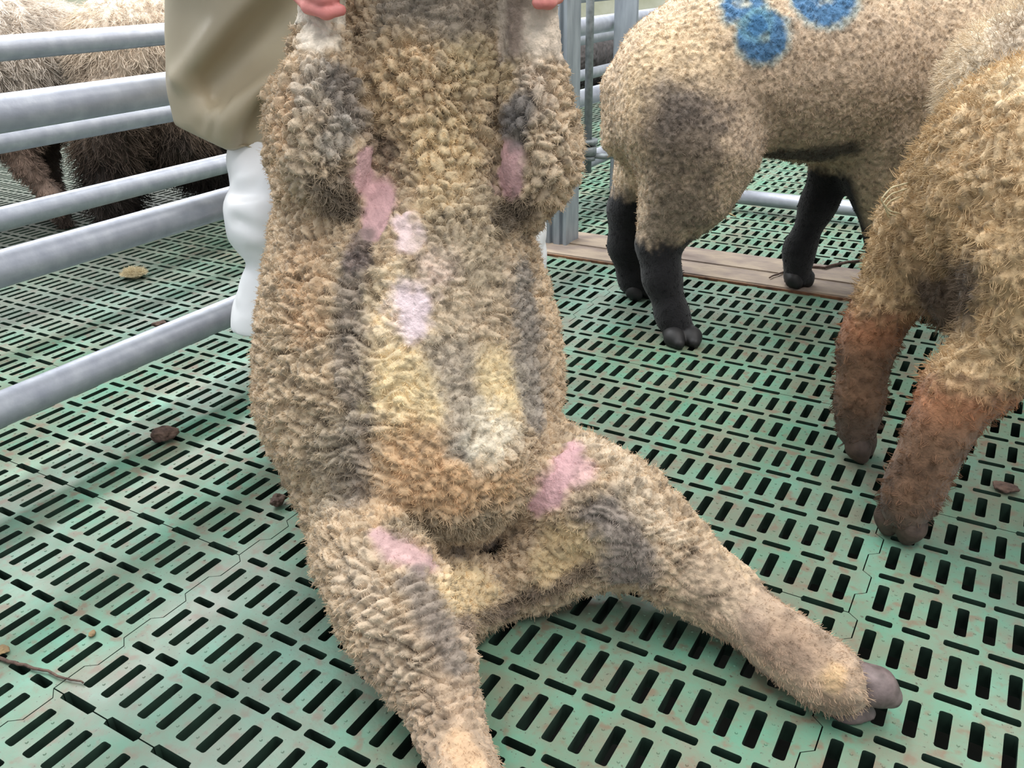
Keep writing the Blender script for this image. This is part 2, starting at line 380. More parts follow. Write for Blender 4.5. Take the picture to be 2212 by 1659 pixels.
# ------------------------------------------------------------------ implicit bodies: chains of round cones, smooth unions, surface nets
def smin(a, b, k):
    h = np.maximum(k - np.abs(a - b), 0) / k
    return np.minimum(a, b) - h * h * k * 0.25
class Body:
    def __init__(self, res=0.006): self.res = res; self.groups = []; self.cuts = []; self.planes = []
    def chain(self, pts, k=0.03, squash=None, kj=0.02):
        """pts: list of (xyz, r). squash: (axis, factor>1 flattens along axis)"""
        self.groups.append(([(np.asarray(p, float), float(r)) for p, r in pts], k, squash, kj)); return self
    def cut(self, pts, k=0.015): self.cuts.append(([(np.asarray(p, float), float(r)) for p, r in pts], k)); return self
    def bounds(self):
        lo = np.min([p - r for g in self.groups for p, r in g[0]], 0) - 0.03; hi = np.max([p + r for g in self.groups for p, r in g[0]], 0) + 0.03
        return lo, hi
    @staticmethod
    def seg(X, Y, Z, a, ra, b, rb, squash):
        ba = b - a; L2 = max(float(ba @ ba), 1e-9)
        x, y, z = X - a[0], Y - a[1], Z - a[2]
        t = np.clip((x * ba[0] + y * ba[1] + z * ba[2]) / L2, 0, 1)
        x = x - t * ba[0]; y = y - t * ba[1]; z = z - t * ba[2]
        if squash is not None:
            n, s = squash; n = np.asarray(n) / np.linalg.norm(n); q = (x * n[0] + y * n[1] + z * n[2]) * (s - 1)
            x = x + q * n[0]; y = y + q * n[1]; z = z + q * n[2]
        return np.sqrt(x * x + y * y + z * z) - (ra + t * (rb - ra))
    def field(self, lo, hi):
        res = self.res; n = np.ceil((hi - lo) / res).astype(int) + 1
        ax = [(lo[i] + res * np.arange(n[i])).astype(np.float32) for i in range(3)]
        D = np.full(n, 0.3, np.float32)
        def sub(pa, pb, pad):
            l = np.minimum(*pa) if False else None
        def box(ps, pad):
            l = np.min([p - r for p, r in ps], 0) - pad; h = np.max([p + r for p, r in ps], 0) + pad
            i0 = np.clip(((l - lo) / res).astype(int), 0, n - 1); i1 = np.clip(((h - lo) / res).astype(int) + 2, 1, n)
            return i0, i1
        for pts, k, squash, kj in self.groups:
            i0, i1 = box(pts, 0.05); sl = tuple(slice(a, b) for a, b in zip(i0, i1))
            G = np.full([b - a for a, b in zip(i0, i1)], 0.3, np.float32)
            segs = list(zip(pts, pts[1:])) if len(pts) > 1 else [(pts[0], pts[0])]
            for (a, ra), (b, rb) in segs:
                j0, j1 = box([(a, ra), (b, rb)], 0.05); j0 = np.maximum(j0, i0); j1 = np.minimum(j1, i1)
                if np.any(j1 <= j0): continue
                s2 = tuple(slice(p - o, q - o) for p, q, o in zip(j0, j1, i0))
                X = ax[0][j0[0]:j1[0]][:, None, None]; Y = ax[1][j0[1]:j1[1]][None, :, None]; Z = ax[2][j0[2]:j1[2]][None, None, :]
                d = self.seg(X, Y, Z, a, ra, b, rb, squash).astype(np.float32)
                G[s2] = smin(G[s2], d, k)
            D[sl] = smin(D[sl], G, kj)
        for pts, k in self.cuts:
            segs = list(zip(pts, pts[1:])) if len(pts) > 1 else [(pts[0], pts[0])]
            for (a, ra), (b, rb) in segs:
                j0, j1 = box([(a, ra), (b, rb)], 0.04)
                if np.any(j1 <= j0): continue
                s2 = tuple(slice(p, q) for p, q in zip(j0, j1))
                X = ax[0][j0[0]:j1[0]][:, None, None]; Y = ax[1][j0[1]:j1[1]][None, :, None]; Z = ax[2][j0[2]:j1[2]][None, None, :]
                d = self.seg(X, Y, Z, a, ra, b, rb, None).astype(np.float32)
                D[s2] = -smin(-D[s2], d, k)
        for nrm, off in self.planes:                 # keep the side where n.p > off
            X = ax[0][:, None, None]; Y = ax[1][None, :, None]; Z = ax[2][None, None, :]
            D = np.maximum(D, (off - (X * nrm[0] + Y * nrm[1] + Z * nrm[2])).astype(np.float32))
        return D
    def mesh(self):
        lo, hi = self.bounds(); D = self.field(lo, hi); res = self.res
        ins = D < 0; n = np.array(D.shape)
        cnt = np.zeros(n - 1, np.int8)
        for dx in (0, 1):
            for dy in (0, 1):
                for dz in (0, 1): cnt += ins[dx:n[0] - 1 + dx, dy:n[1] - 1 + dy, dz:n[2] - 1 + dz]
        act = (cnt > 0) & (cnt < 8); idx = np.argwhere(act); vid = np.full(n - 1, -1, np.int64); vid[act] = np.arange(len(idx))
        acc = np.zeros((len(idx), 3)); w = np.zeros(len(idx))
        cor = [(dx, dy, dz) for dx in (0, 1) for dy in (0, 1) for dz in (0, 1)]
        val = {c: D[idx[:, 0] + c[0], idx[:, 1] + c[1], idx[:, 2] + c[2]].astype(float) for c in cor}
        for a in cor:
            for axn in range(3):
                if a[axn] == 0:
                    b = list(a); b[axn] = 1; b = tuple(b); va, vb = val[a], val[b]
                    m = (va < 0) != (vb < 0); t = np.where(m, va / np.where(m, va - vb, 1), 0)
                    p = np.array(a, float) + t[:, None] * (np.array(b) - np.array(a)); acc += p * m[:, None]; w += m
        V = lo + res * (idx + acc / w[:, None])
        Fs = []
        for axn in range(3):
            s0 = [slice(1, n[i] - 1) for i in range(3)]; s1 = list(s0); s0[axn] = slice(0, n[axn] - 1); s1[axn] = slice(1, n[axn])
            A = ins[tuple(s0)]; B = ins[tuple(s1)]; e = np.argwhere(A != B)
            if not len(e): continue
            fl = A[tuple(e.T)]; o = e + np.array([0 if i == axn else 1 for i in range(3)])
            u, v = (axn + 1) % 3, (axn + 2) % 3
            def cell(du, dv):
                c = o.copy(); c[:, u] += du; c[:, v] += dv; return vid[tuple(c.T)]
            q = np.stack([cell(-1, -1), cell(0, -1), cell(0, 0), cell(-1, 0)], 1)
            q[~fl] = q[~fl][:, ::-1]; Fs.append(q)
        return V, np.concatenate(Fs)

def vert_normals(V, Fq):
    A, B, C_, D_ = (V[Fq[:, i]] for i in range(4)); fn = np.cross(C_ - A, D_ - B)
    nn = np.zeros_like(V)
    for i in range(4): 
        for c in range(3): nn[:, c] += np.bincount(Fq[:, i], fn[:, c], len(V))
    return nn / (np.linalg.norm(nn, axis=1)[:, None] + 1e-12)
def smooth_v(V, Fq, it=1, lam=0.5):
    for _ in range(it):
        S = np.zeros_like(V); c = np.zeros(len(V))
        for i in range(4):
            j = (i + 1) % 4
            for k in range(3): S[:, k] += np.bincount(Fq[:, i], V[Fq[:, j], k], len(V)) + np.bincount(Fq[:, j], V[Fq[:, i], k], len(V))
            c += np.bincount(Fq[:, i], minlength=len(V)) + np.bincount(Fq[:, j], minlength=len(V))
        V = V * (1 - lam) + lam * S / c[:, None]
    return V
def subdivide(V, Fq):
    E = np.sort(np.concatenate([Fq[:, [i, (i + 1) % 4]] for i in range(4)]), 1)
    key = E[:, 0].astype(np.int64) * len(V) + E[:, 1]; u, inv = np.unique(key, return_inverse=True)
    ea = np.stack([u // len(V), u % len(V)], 1); em = V[ea].mean(1); fm = V[Fq].mean(1)
    nV, nE, nF = len(V), len(em), len(Fq); e = [nV + inv[i * nF:(i + 1) * nF] for i in range(4)]; c = nV + nE + np.arange(nF)
    Q = np.concatenate([np.stack([Fq[:, i], e[i], c, e[(i - 1) % 4]], 1) for i in range(4)])
    return np.concatenate([V, em, fm]), Q

def hit(V, Nn, px, py, rad=9):
    x, y, d = proj(V); view = V - ORI
    m = ((x - px) ** 2 + (y - py) ** 2 < rad * rad) & ((Nn * view).sum(1) < 0)
    if not m.any(): return None
    i = np.where(m)[0]; return V[i[np.argmin(d[i])]]

def set_col(me, col):
    a = me.color_attributes.new('col', 'FLOAT_COLOR', 'POINT')
    c = np.ones((len(col), 4), np.float32); c[:, :3] = np.clip(col, 0, 1); a.data.foreach_set('color', c.ravel())

def fibres(name, V, Fq, Nn, col, length, n, parent, flow=None, curl=0.4, rad=0.0004, dens=None, clump=None, seed=0, pts=4, mat=None, jit=0.10):
    rng = np.random.RandomState(seed)
    A = V[Fq[:, 0]]; ar = np.linalg.norm(np.cross(V[Fq[:, 2]] - A, V[Fq[:, 3]] - V[Fq[:, 1]]), axis=1)
    w = ar * (dens[Fq].mean(1) if dens is not None else 1); w = np.cumsum(w); f = np.searchsorted(w, rng.rand(n) * w[-1]); f = np.minimum(f, len(Fq) - 1)
    s, t = rng.rand(n, 1), rng.rand(n, 1); q = Fq[f]
    def bil(X):
        X = X if X.ndim > 1 else X[:, None]
        return (X[q[:, 0]] * (1 - s) + X[q[:, 1]] * s) * (1 - t) + (X[q[:, 3]] * (1 - s) + X[q[:, 2]] * s) * t
    R0 = bil(V); nn = bil(Nn); nn /= np.linalg.norm(nn, axis=1)[:, None] + 1e-9
    ln = bil(length)[:, 0] * (0.55 + 0.8 * rng.rand(n)); cc = bil(col) * (0.82 + 0.36 * rng.rand(n, 1))
    d = nn.copy()
    if flow is not None: d = d + (bil(flow) if getattr(flow, 'ndim', 1) > 1 else np.asarray(flow)[None, :])
    d += rng.randn(n, 3) * curl; d /= np.linalg.norm(d, axis=1)[:, None]
    side = np.cross(d, rng.randn(n, 3)); side /= np.linalg.norm(side, axis=1)[:, None] + 1e-9
    P = np.zeros((n, pts, 3))
    for k in range(pts):
        tt = k / (pts - 1); P[:, k] = R0 - nn * 0.001 + d * (ln * tt)[:, None] + side * (ln * 0.22 * math.sin(tt * 3.0))[:, None]
    if clump is not None:
        sz, st = clump; _, _, ctr, _ = worley(R0 / sz, 5); cen = ctr * sz; tip = cen + nn * ln[:, None]
        for k in range(1, pts):
            tt = (k / (pts - 1)) ** 1.3 * st; P[:, k] = P[:, k] * (1 - tt) + (tip + (P[:, k] - R0) * 0.3) * tt
    P[:, :, 2] = np.maximum(P[:, :, 2], 0.001)
    cu = bpy.data.hair_curves.new(name); cu.add_curves([pts] * n)
    cu.position_data.foreach_set('vector', P.astype(np.float32).ravel())
    ra = cu.attributes.get('radius') or cu.attributes.new('radius', 'FLOAT', 'POINT')
    rr = np.tile(np.linspace(1, 0.35, pts), n) * rad; ra.data.foreach_set('value', rr.astype(np.float32))
    ca = cu.attributes.new('col', 'FLOAT_COLOR', 'CURVE'); c4 = np.ones((n, 4), np.float32); c4[:, :3] = np.clip(cc, 0, 1); ca.data.foreach_set('color', c4.ravel())
    cu.materials.append(mat or M_FUR)
    o = bpy.data.objects.new(name, cu); COL.objects.link(o); o.parent = parent; o['kind'] = 'stuff'
    return o

# prim helpers: pixel + ground distance Y (or height z) and radius in photo pixels
def pY(px, py, Y, r): P = atd(px, py, Y); return (P, r * depth(P) / F_PX)
def pZ(px, py, z, r): P = onz(px, py, z); return (P, r * depth(P) / F_PX)
def pX(px, py, x, r): P = onx(px, py, x); return (P, r * depth(P) / F_PX)

class Paint:
    """colour blobs that sit on the skin of the animal in 3-D"""
    def __init__(self, V, Nn, base):
        self.V, self.N = V, Nn; self.col = np.tile(np.array(base, float), (len(V), 1)); self.nz = fbm(V * 60, 4, 11); self.nz2 = fbm(V * 14, 3, 21)
        self.amp = np.ones(len(V)); self.len = np.ones(len(V))
    def dist(self, pts, rad=10):
        best = np.full(len(self.V), 9.0)
        H = []
        for p in pts:
            h = hit(self.V, self.N, p[0], p[1], rad)
            if h is not None: H.append((h, p[2] * depth(h) / F_PX))
        for i, (h, r) in enumerate(H):
            if i + 1 < len(H):
                b, rb = H[i + 1]; ba = b - h; t = np.clip(((self.V - h) @ ba) / max(ba @ ba, 1e-9), 0, 1)
                d = np.linalg.norm(self.V - h - t[:, None] * ba, axis=1) / (r + t * (rb - r))
            else: d = np.linalg.norm(self.V - h, axis=1) / r
            best = np.minimum(best, d)
        return best
    def leg(self, pts, t0, t1, c=None, st=1.0, rmul=1.6, amp=None, ln=None):
        """band of a limb between chain indices t0..t1 (fractions allowed)"""
        best = np.full(len(self.V), 9.0); tt = np.zeros(len(self.V))
        for i in range(len(pts) - 1):
            (a, ra), (b, rb) = pts[i], pts[i + 1]; ba = b - a; t = np.clip(((self.V - a) @ ba) / (ba @ ba), 0, 1)
            d = np.linalg.norm(self.V - a - t[:, None] * ba, axis=1) / (ra + t * (rb - ra)); m = d < best; best = np.where(m, d, best); tt = np.where(m, i + t, tt)
        tt = tt + (self.nz - 0.5) * 0.9 + (self.nz2 - 0.5) * 0.5
        w = st * sst(t0 - 0.35, t0 + 0.35, tt) * (1 - sst(t1 - 0.3, t1 + 0.3, tt)) * (1 - sst(rmul - 0.25, rmul, best))
        if c is not None: self.col += (np.array(c) - self.col) * w[:, None]
        if amp is not None: self.amp += (amp - self.amp) * w
        if ln is not None: self.len += (ln - self.len) * w
        return w
    def blob(self, pts, c, st=1.0, soft=0.5, rag=1.1, amp=None, ln=None):
        d = self.dist(pts) + (self.nz - 0.5) * rag + (self.nz2 - 0.5) * rag * 0.8
        w = st * (1 - sst(1 - soft, 1 + soft, d)); self.col += (np.array(c) - self.col) * w[:, None]
        if amp is not None: self.amp += (amp - self.amp) * w
        if ln is not None: self.len += (ln - self.len) * w
        return w

# ------------------------------------------------------------------ the sheep sat on its rump, held upright
W_TAN = lin(176, 150, 116); W_CREAM = lin(206, 182, 142); W_GREY = lin(128, 114, 100); W_DARK = lin(88, 78, 70)
W_YEL = lin(206, 180, 124); W_PALE = lin(214, 202, 184); PINK = lin(188, 142, 142); PINKL = lin(208, 180, 178); LEG_TAN = lin(172, 142, 112); W_OCH = lin(188, 146, 98)
def finish(name, B, base, paint, wool, label=None, group=None, sub=1, smooth=2, parent=None, seed=0, cat='sheep', mat=None, sat=0.78, gain=1.20):
    V, Q = B.mesh(); V = smooth_v(V, Q, smooth)
    for _ in range(sub): V, Q = subdivide(V, Q); V = smooth_v(V, Q, 1)
    Nn = vert_normals(V, Q); P = Paint(V, Nn, base); paint(P)
    h = wool(V, Nn, P)
    lum = (P.col @ np.array([0.3, 0.6, 0.1]))[:, None]; P.col = np.clip((lum + (P.col - lum) * sat) * gain, 0, 0.92)
    sp = worley(V / 0.0065, 79)[3]; P.col *= (1 - 0.40 * (sp > 0.86) * np.clip(P.amp * 1.5, 0, 1))[:, None]
    rid = worley(V / 0.011, 77)[3]; P.col *= (1 + 0.36 * (rid - 0.5) + 0.42 * (fbm(V * 35, 3, 61) - 0.5))[:, None]
    V2 = V + Nn * h[:, None]; V2[:, 2] = np.maximum(V2[:, 2], 0.0005)
    me = mesh_np(name, V2, Q); set_col(me, P.col)
    o = link(name, me, mat or M_WOOL, parent)
    if label: tag(o, label, cat, group)
    return o, V2, Q, vert_normals(V2, Q), P

SB = Body(0.005)
tn = atd(900, 800, 1.13) - atd(900, 800, 1.0); tn = ray(890, 700); tn = np.array([tn[0], tn[1], -0.15]); tn = tn / np.linalg.norm(tn)
SB.chain([pY(905, 1000, 1.045, 262), pY(893, 860, 1.09, 312), pY(884, 700, 1.15, 300), pY(868, 520, 1.23, 255), pY(880, 350, 1.28, 215)], 0.05, (tn, 1.28))
SB.chain([pY(950, 400, 1.20, 112), pY(945, 300, 1.205, 140), pY(930, 190, 1.225, 158), pY(925, 110, 1.25, 158), pY(928, 40, 1.30, 140), pY(930, -60, 1.36, 130)], 0.05, (tn, 1.1), 0.03)
SB.chain([pY(965, 420, 1.155, 92), pY(985, 520, 1.115, 95), pY(960, 640, 1.09, 120)], 0.05, None, 0.05)                      # brisket ridge
SB.chain([pY(660, 240, 1.30, 92), pY(640, 330, 1.30, 70)], 0.05, None, 0.03)                         # shoulders
SB.chain([pY(1175, 300, 1.31, 78), pY(1170, 380, 1.29, 70)], 0.05, None, 0.03)
SB.chain([pY(860, 970, 0.985, 140), pY(950, 985, 0.97, 158), pY(1050, 985, 0.98, 140)], 0.06, None, 0.06)      # paunch
# head, tipped back above the neck
SB.chain([pY(930, -60, 1.27, 118), pY(930, -190, 1.28, 105)], 0.03, None, 0.02)
SB.chain([pY(930, -90, 1.25, 95), pY(932, -210, 1.12, 62)], 0.04, None, 0.03)
for s_ in (-1, 1): SB.chain([pY(930 + s_ * 95, -190, 1.30, 30), pY(930 + s_ * 190, -170, 1.30, 34), pY(930 + s_ * 250, -150, 1.30, 12)], 0.02, (ray(930, -190), 2.2), 0.02)
# fore legs, folded up beside the neck
FL = [pY(728, 440, 1.115, 50), pY(705, 350, 1.12, 84), pY(695, 260, 1.13, 90), pY(696, 180, 1.145, 70), pY(694, 115, 1.16, 46), pY(692, 75, 1.17, 33), pY(695, -10, 1.175, 32), pY(705, -70, 1.16, 40), pY(708, -190, 1.15, 34)]
SB.chain(FL, 0.035, None, 0.012)
SB.chain([pY(672, 400, 1.17, 80), pY(725, 466, 1.12, 42), pY(755, 482, 1.11, 24)], 0.03, None, 0.015)
FR = [pY(1135, 455, 1.15, 48), pY(1165, 360, 1.15, 76), pY(1165, 265, 1.155, 68), pY(1155, 190, 1.165, 52), pY(1152, 125, 1.175, 42), pY(1150, 70, 1.18, 40), pY(1150, -20, 1.18, 39), pY(1148, -80, 1.17, 42), pY(1150, -190, 1.15, 34)]
SB.chain(FR, 0.035, None, 0.012)
SB.chain([pY(1112, 130, 1.20, 30), pY(1108, 40, 1.205, 32), pY(1110, -60, 1.20, 34)], 0.03, None, 0.02)
# hind legs stretched over the slats
HR = [pY(1150, 1000, 1.02, 120), pZ(1280, 1080, 0.15, 112), pZ(1370, 1140, 0.115, 104), pZ(1460, 1212, 0.085, 84), pZ(1560, 1288, 0.062, 66), pZ(1690, 1390, 0.05, 57), pZ(1780, 1455, 0.045, 57), pZ(1822, 1484, 0.040, 52)]
SB.chain(HR, 0.04, None, 0.009)
HL = [pY(745, 1090, 1.0, 100), pZ(800, 1205, 0.14, 104), pZ(862, 1320, 0.11, 112), pZ(905, 1405, 0.085, 98), pZ(945, 1490, 0.062, 72), pZ(980, 1585, 0.05, 58), pZ(1012, 1690, 0.046, 55), pZ(1030, 1770, 0.042, 50)]
SB.chain(HL, 0.04, None, 0.009)
SB.chain([pZ(715, 1165, 0.05, 40), pZ(690, 1205, 0.025, 24)], 0.03, None, 0.015)
SB.chain([pZ(930, 1235, 0.07, 84), pZ(1010, 1268, 0.055, 74)], 0.03, None, 0.010)                       # woolly groin
SB.chain([pZ(1195, 1180, 0.08, 92), pZ(1140, 1232, 0.055, 66)], 0.03, None, 0.010)
SB.chain([pZ(1050, 1300, 0.03, 42), pZ(1170, 1275, 0.03, 42)], 0.03, None, 0.02)
SB.chain([pZ(890, 1310, 0.075, 84), pZ(970, 1315, 0.05, 72), pZ(1035, 1305, 0.04, 46)], 0.04, None, 0.03)
SB.chain([pZ(1180, 1210, 0.07, 80), pZ(1290, 1200, 0.08, 80)], 0.04, None, 0.03)
# creases: belly over the left thigh, right groin, arm pits, flank line
def hp(px, py, Y, r): return pY(px, py, Y, r)
SB.planes.append((np.array([0, 0, 1.0]), 0.002))
def sheep_paint(P):
    b = P.blob
    b([(640, 650, 120), (640, 900, 130), (690, 1080, 90)], lin(172, 148, 114), 0.7)
    b([(640, 560, 60), (660, 700, 50)], lin(182, 146, 104), 0.7)
    b([(770, 560, 30), (745, 760, 45), (770, 900, 40), (740, 1060, 55)], W_GREY, 0.85)                # flank line: shade of the crease painted as a grey band
    b([(700, 950, 70), (700, 1080, 60)], lin(146, 130, 106), 0.7)
    b([(880, 760, 110), (950, 900, 130), (1080, 820, 100)], lin(186, 166, 130), 0.5, amp=0.6)
    b([(900, 860, 95), (860, 780, 60)], W_YEL, 0.7, amp=0.55)
    b([(1080, 800, 60), (1090, 850, 60)], W_YEL, 0.7, amp=0.5)
    b([(880, 980, 90), (950, 1050, 120), (1080, 1060, 80)], lin(186, 146, 96), 0.85, amp=0.8)
    b([(900, 1010, 60), (1020, 1080, 60)], W_OCH, 0.6)
    b([(980, 760, 55), (1000, 850, 45), (1010, 960, 40)], lin(150, 136, 118), 0.85)                    # grey mid line
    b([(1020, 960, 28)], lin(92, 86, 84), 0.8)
    b([(1070, 940, 70)], lin(206, 192, 166), 0.8, amp=0.45)
    b([(840, 600, 50), (840, 700, 45)], W_CREAM, 0.8)
    b([(1000, 640, 120)], lin(176, 156, 128), 0.6, amp=0.7)
    b([(1140, 600, 50), (1150, 760, 45), (1170, 900, 40)], lin(126, 118, 110), 0.8)
    b([(1180, 760, 25), (1195, 860, 25)], lin(150, 130, 106), 0.6)
    b([(890, 500, 36), (870, 470, 30)], PINKL, 0.95, 0.25, amp=0.15, ln=0.15)
    b([(885, 645, 48), (900, 690, 36)], lin(206, 182, 188), 0.9, 0.5, amp=0.15, ln=0.15)
    b([(960, 560, 50)], lin(214, 184, 170), 0.6, amp=0.5, ln=0.5)
    # neck and breast
    b([(930, 60, 150)], lin(150, 132, 104), 0.8)
    b([(930, 15, 110), (1050, 20, 50)], lin(120, 108, 94), 0.8, amp=0.5)
    b([(860, 180, 90), (940, 250, 110)], lin(196, 164, 118), 0.8, amp=1.25)
    b([(1050, 150, 70)], lin(176, 152, 108), 0.8)
    b([(970, 330, 80), (960, 420, 70)], lin(200, 172, 124), 0.8, amp=1.2)
    b([(980, 500, 75), (1060, 440, 50), (1040, 560, 60)], lin(150, 132, 104), 0.75)
    b([(830, 330, 25), (810, 300, 25)], lin(120, 98, 80), 0.7)
    # arm pits
    b([(800, 360, 42), (820, 430, 42), (800, 490, 26)], PINK, 1.0, 0.22, 0.5, amp=0.05, ln=0.05)
    b([(1092, 340, 38), (1095, 400, 38)], lin(186, 140, 140), 1.0, 0.22, 0.5, amp=0.05, ln=0.05)
    b([(1085, 270, 26), (1120, 250, 32)], lin(92, 84, 82), 0.85)
    b([(780, 500, 24), (770, 560, 24)], lin(116, 98, 92), 0.8)
    # fore legs
    b([(690, 70, 50), (700, 0, 60)], lin(206, 192, 172), 0.9, amp=0.12, ln=0.2)
    b([(1165, 60, 32), (1170, 0, 32)], lin(206, 190, 168), 0.9, amp=0.12, ln=0.2)
    b([(1105, 60, 40), (1110, 0, 40)], lin(138, 116, 98), 0.9, amp=0.15, ln=0.2)
    b([(690, 140, 50), (650, 200, 60)], lin(170, 156, 138), 0.8)
    b([(750, 170, 45), (770, 250, 50)], lin(108, 98, 90), 0.85)
    b([(660, 300, 60), (640, 400, 60)], lin(182, 160, 130), 0.8)
    b([(600, 220, 40), (590, 300, 40)], lin(190, 156, 116), 0.8)
    b([(720, 320, 40), (740, 270, 40)], lin(150, 140, 128), 0.8)
    b([(720, 430, 45), (760, 460, 34)], lin(110, 96, 80), 0.85, amp=1.4, ln=2.6)
    b([(1160, 170, 40), (1150, 240, 40)], lin(176, 156, 134), 0.8)
    b([(1120, 230, 30), (1110, 290, 36)], lin(104, 98, 94), 0.85)
    b([(1200, 300, 50), (1190, 380, 50)], lin(186, 162, 130), 0.8, amp=1.2)
    b([(1120, 455, 34), (1100, 475, 34)], lin(88, 76, 62), 0.85, ln=2.6)
    P.leg(FL, 4.6, 9, lin(206, 192, 172), 0.95, 2.0, 0.1, 0.25); P.leg(FR, 3.9, 9, lin(184, 166, 146), 0.9, 2.0, 0.1, 0.25)
    P.leg(HR, 3.2, 9, None, 1, 1.8, 0.45, 0.7); P.leg(HR, 4.3, 9, lin(164, 136, 108), 0.9, 1.8, 0.12, 1.1)
    P.leg(HL, 2.6, 9, lin(168, 142, 114), 0.7, 1.8, 0.7, 0.6); P.leg(HL, 4.6, 9, lin(170, 142, 112), 0.8, 1.8, 0.45, 0.6); P.leg(HL, 5.4, 9, None, 1, 1.8, 0.12, 1.2)
    b([(1100, 90, 30), (1102, 40, 32), (1105, -5, 30)], lin(124, 104, 90), 0.9, amp=0.15, ln=0.3)
    # right hind leg
    b([(1240, 955, 26), (1215, 1000, 34), (1185, 1060, 34), (1150, 1100, 20)], lin(190, 142, 146), 0.95, 0.45, 1.0, amp=0.1, ln=0.35)
    b([(1250, 1010, 34)], lin(196, 150, 150), 0.8, amp=0.2, ln=0.2)
    b([(1310, 1130, 70), (1350, 1220, 70)], lin(118, 108, 102), 0.85, amp=0.6)
    b([(1290, 940, 45), (1380, 1040, 45), (1450, 1140, 40)], lin(192, 170, 140), 0.85)
    b([(1500, 1230, 60), (1600, 1310, 55)], lin(168, 144, 118), 0.6)
    mot = sst(0.52, 0.66, fbm(P.V * 45, 3, 88)); w = P.leg(HR, 3.4, 9, None, 1, 1.8) + P.leg(HL, 4.4, 9, None, 1, 1.8); P.col *= (1 - 0.38 * np.clip(w, 0, 1) * mot)[:, None]
    b([(1690, 1390, 62), (1790, 1460, 62)], lin(156, 126, 98), 0.6)
    b([(1720, 1420, 30), (1640, 1380, 30)], lin(128, 104, 84), 0.6, amp=0.12)
    b([(1800, 1460, 30), (1810, 1440, 26)], lin(196, 158, 104), 0.7)
    b([(1620, 1330, 26)], lin(140, 116, 96), 0.6)
    # left hind leg
    b([(815, 1145, 18), (860, 1180, 38), (930, 1215, 34)], lin(178, 138, 138), 0.9, 0.5, 1.0, amp=0.1, ln=0.35)
    b([(1000, 1190, 22)], lin(84, 74, 70), 0.6)  # shade in the fold under the belly, painted dark
    b([(900, 1250, 45), (940, 1310, 55), (965, 1370, 50), (995, 1430, 40)], lin(124, 112, 102), 0.8, amp=0.55, ln=0.7)
    b([(760, 1230, 55), (800, 1320, 60), (860, 1420, 55)], lin(172, 150, 122), 0.85, amp=0.9, ln=0.6)
    
    b([(990, 1600, 30), (1020, 1650, 30)], lin(202, 160, 112), 0.6)
    # groin wool
    b([(1040, 1265, 62), (985, 1275, 50)], lin(200, 172, 122), 0.9, amp=0.8)
    b([(1210, 1185, 66), (1190, 1225, 56)], lin(190, 162, 112), 0.9, amp=0.8)
    b([(1040, 1140, 60), (960, 1150, 40), (870, 1130, 30)], lin(150, 134, 108), 0.8, amp=1.3, ln=1.9)
    b([(1060, 1190, 40)], lin(96, 82, 74), 0.8)  # fold shade beneath the belly wool, painted in
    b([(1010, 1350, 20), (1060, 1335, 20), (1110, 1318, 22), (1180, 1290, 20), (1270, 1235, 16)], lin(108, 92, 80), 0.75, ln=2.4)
def sheep_wool(V, Nn, P):
    # cauliflower locks on breast and legs, cross-wise cracks on the flanks, shallow plates on the belly
    x, y, d = proj(V); lat = V @ np.array([cY, sY, 0]); up = V[:, 2]; dp = V @ np.array([-sY, cY, 0])
    L3 = np.stack([lat, dp, up], 1)
    warp = np.stack([vnoise(L3 * 30, 40 + k) for k in range(3)], 1) - 0.5
    belly = sst(0.50, 0.42, up)
    an = L3 * np.array([48, 48, 84.0]); is_ = L3 * np.array([66, 66, 66.0])
    h = np.zeros(len(V))
    for wgt, U, sd, am in ((1 - belly, is_ + warp * 1.6, 3, 0.0125), (belly, an + warp * 1.8, 13, 0.0085)):
        f1, f2, _, rid = worley(U, sd)
        dome = np.sqrt(np.clip(1 - (f1 / 0.85) ** 2, 0, 1)); h += wgt * am * (0.6 * (dome - 0.7) + 0.5 * (sst(0.0, 0.3, f2 - f1) - 0.75) + 0.55 * (rid - 0.5))
    f1b, f2b, _, ridb = worley(L3 * 135 + warp * 2, 8); h += 0.0030 * (np.sqrt(np.clip(1 - (f1b / 0.85) ** 2, 0, 1)) - 0.7) + 0.0016 * (ridb - 0.5)
    cr = fbm(L3 * np.array([9, 9, 34.0]) + warp * 0.8, 3, 31)                       # cross-wise cracks in the flank fleece
    h -= 0.009 * belly * sst(0.055, 0.0, np.abs(cr - 0.5)) * sst(0.35, 0.6, fbm(L3 * 8, 2, 91))
    h += 0.012 * (fbm(L3 * 16, 3, 5) - 0.5)
    ring = P.leg(HL, 1.6, 5.2, None, 1.0, 1.7) + P.leg(HR, 2.0, 3.6, None, 0.8, 1.7)       # wrinkled rings on the thighs
    along = (V - HL[2][0]) @ (HL[5][0] - HL[2][0]); along = along / np.linalg.norm(HL[5][0] - HL[2][0])
    h -= 0.0055 * ring * np.clip(np.sin(along * 540 + 9 * fbm(L3 * 18, 2, 51)), 0, 1) ** 2
    return h * np.clip(P.amp, 0, 1.5) + 0.0006 * (vnoise(L3 * 400, 3) - 0.5)
sheep, sV, sQ, sN, sP_ = finish('seated_sheep', SB, W_TAN, sheep_paint, sheep_wool, 'dirty cream sheep sat upright on its rump with belly showing and hind legs stretched out')

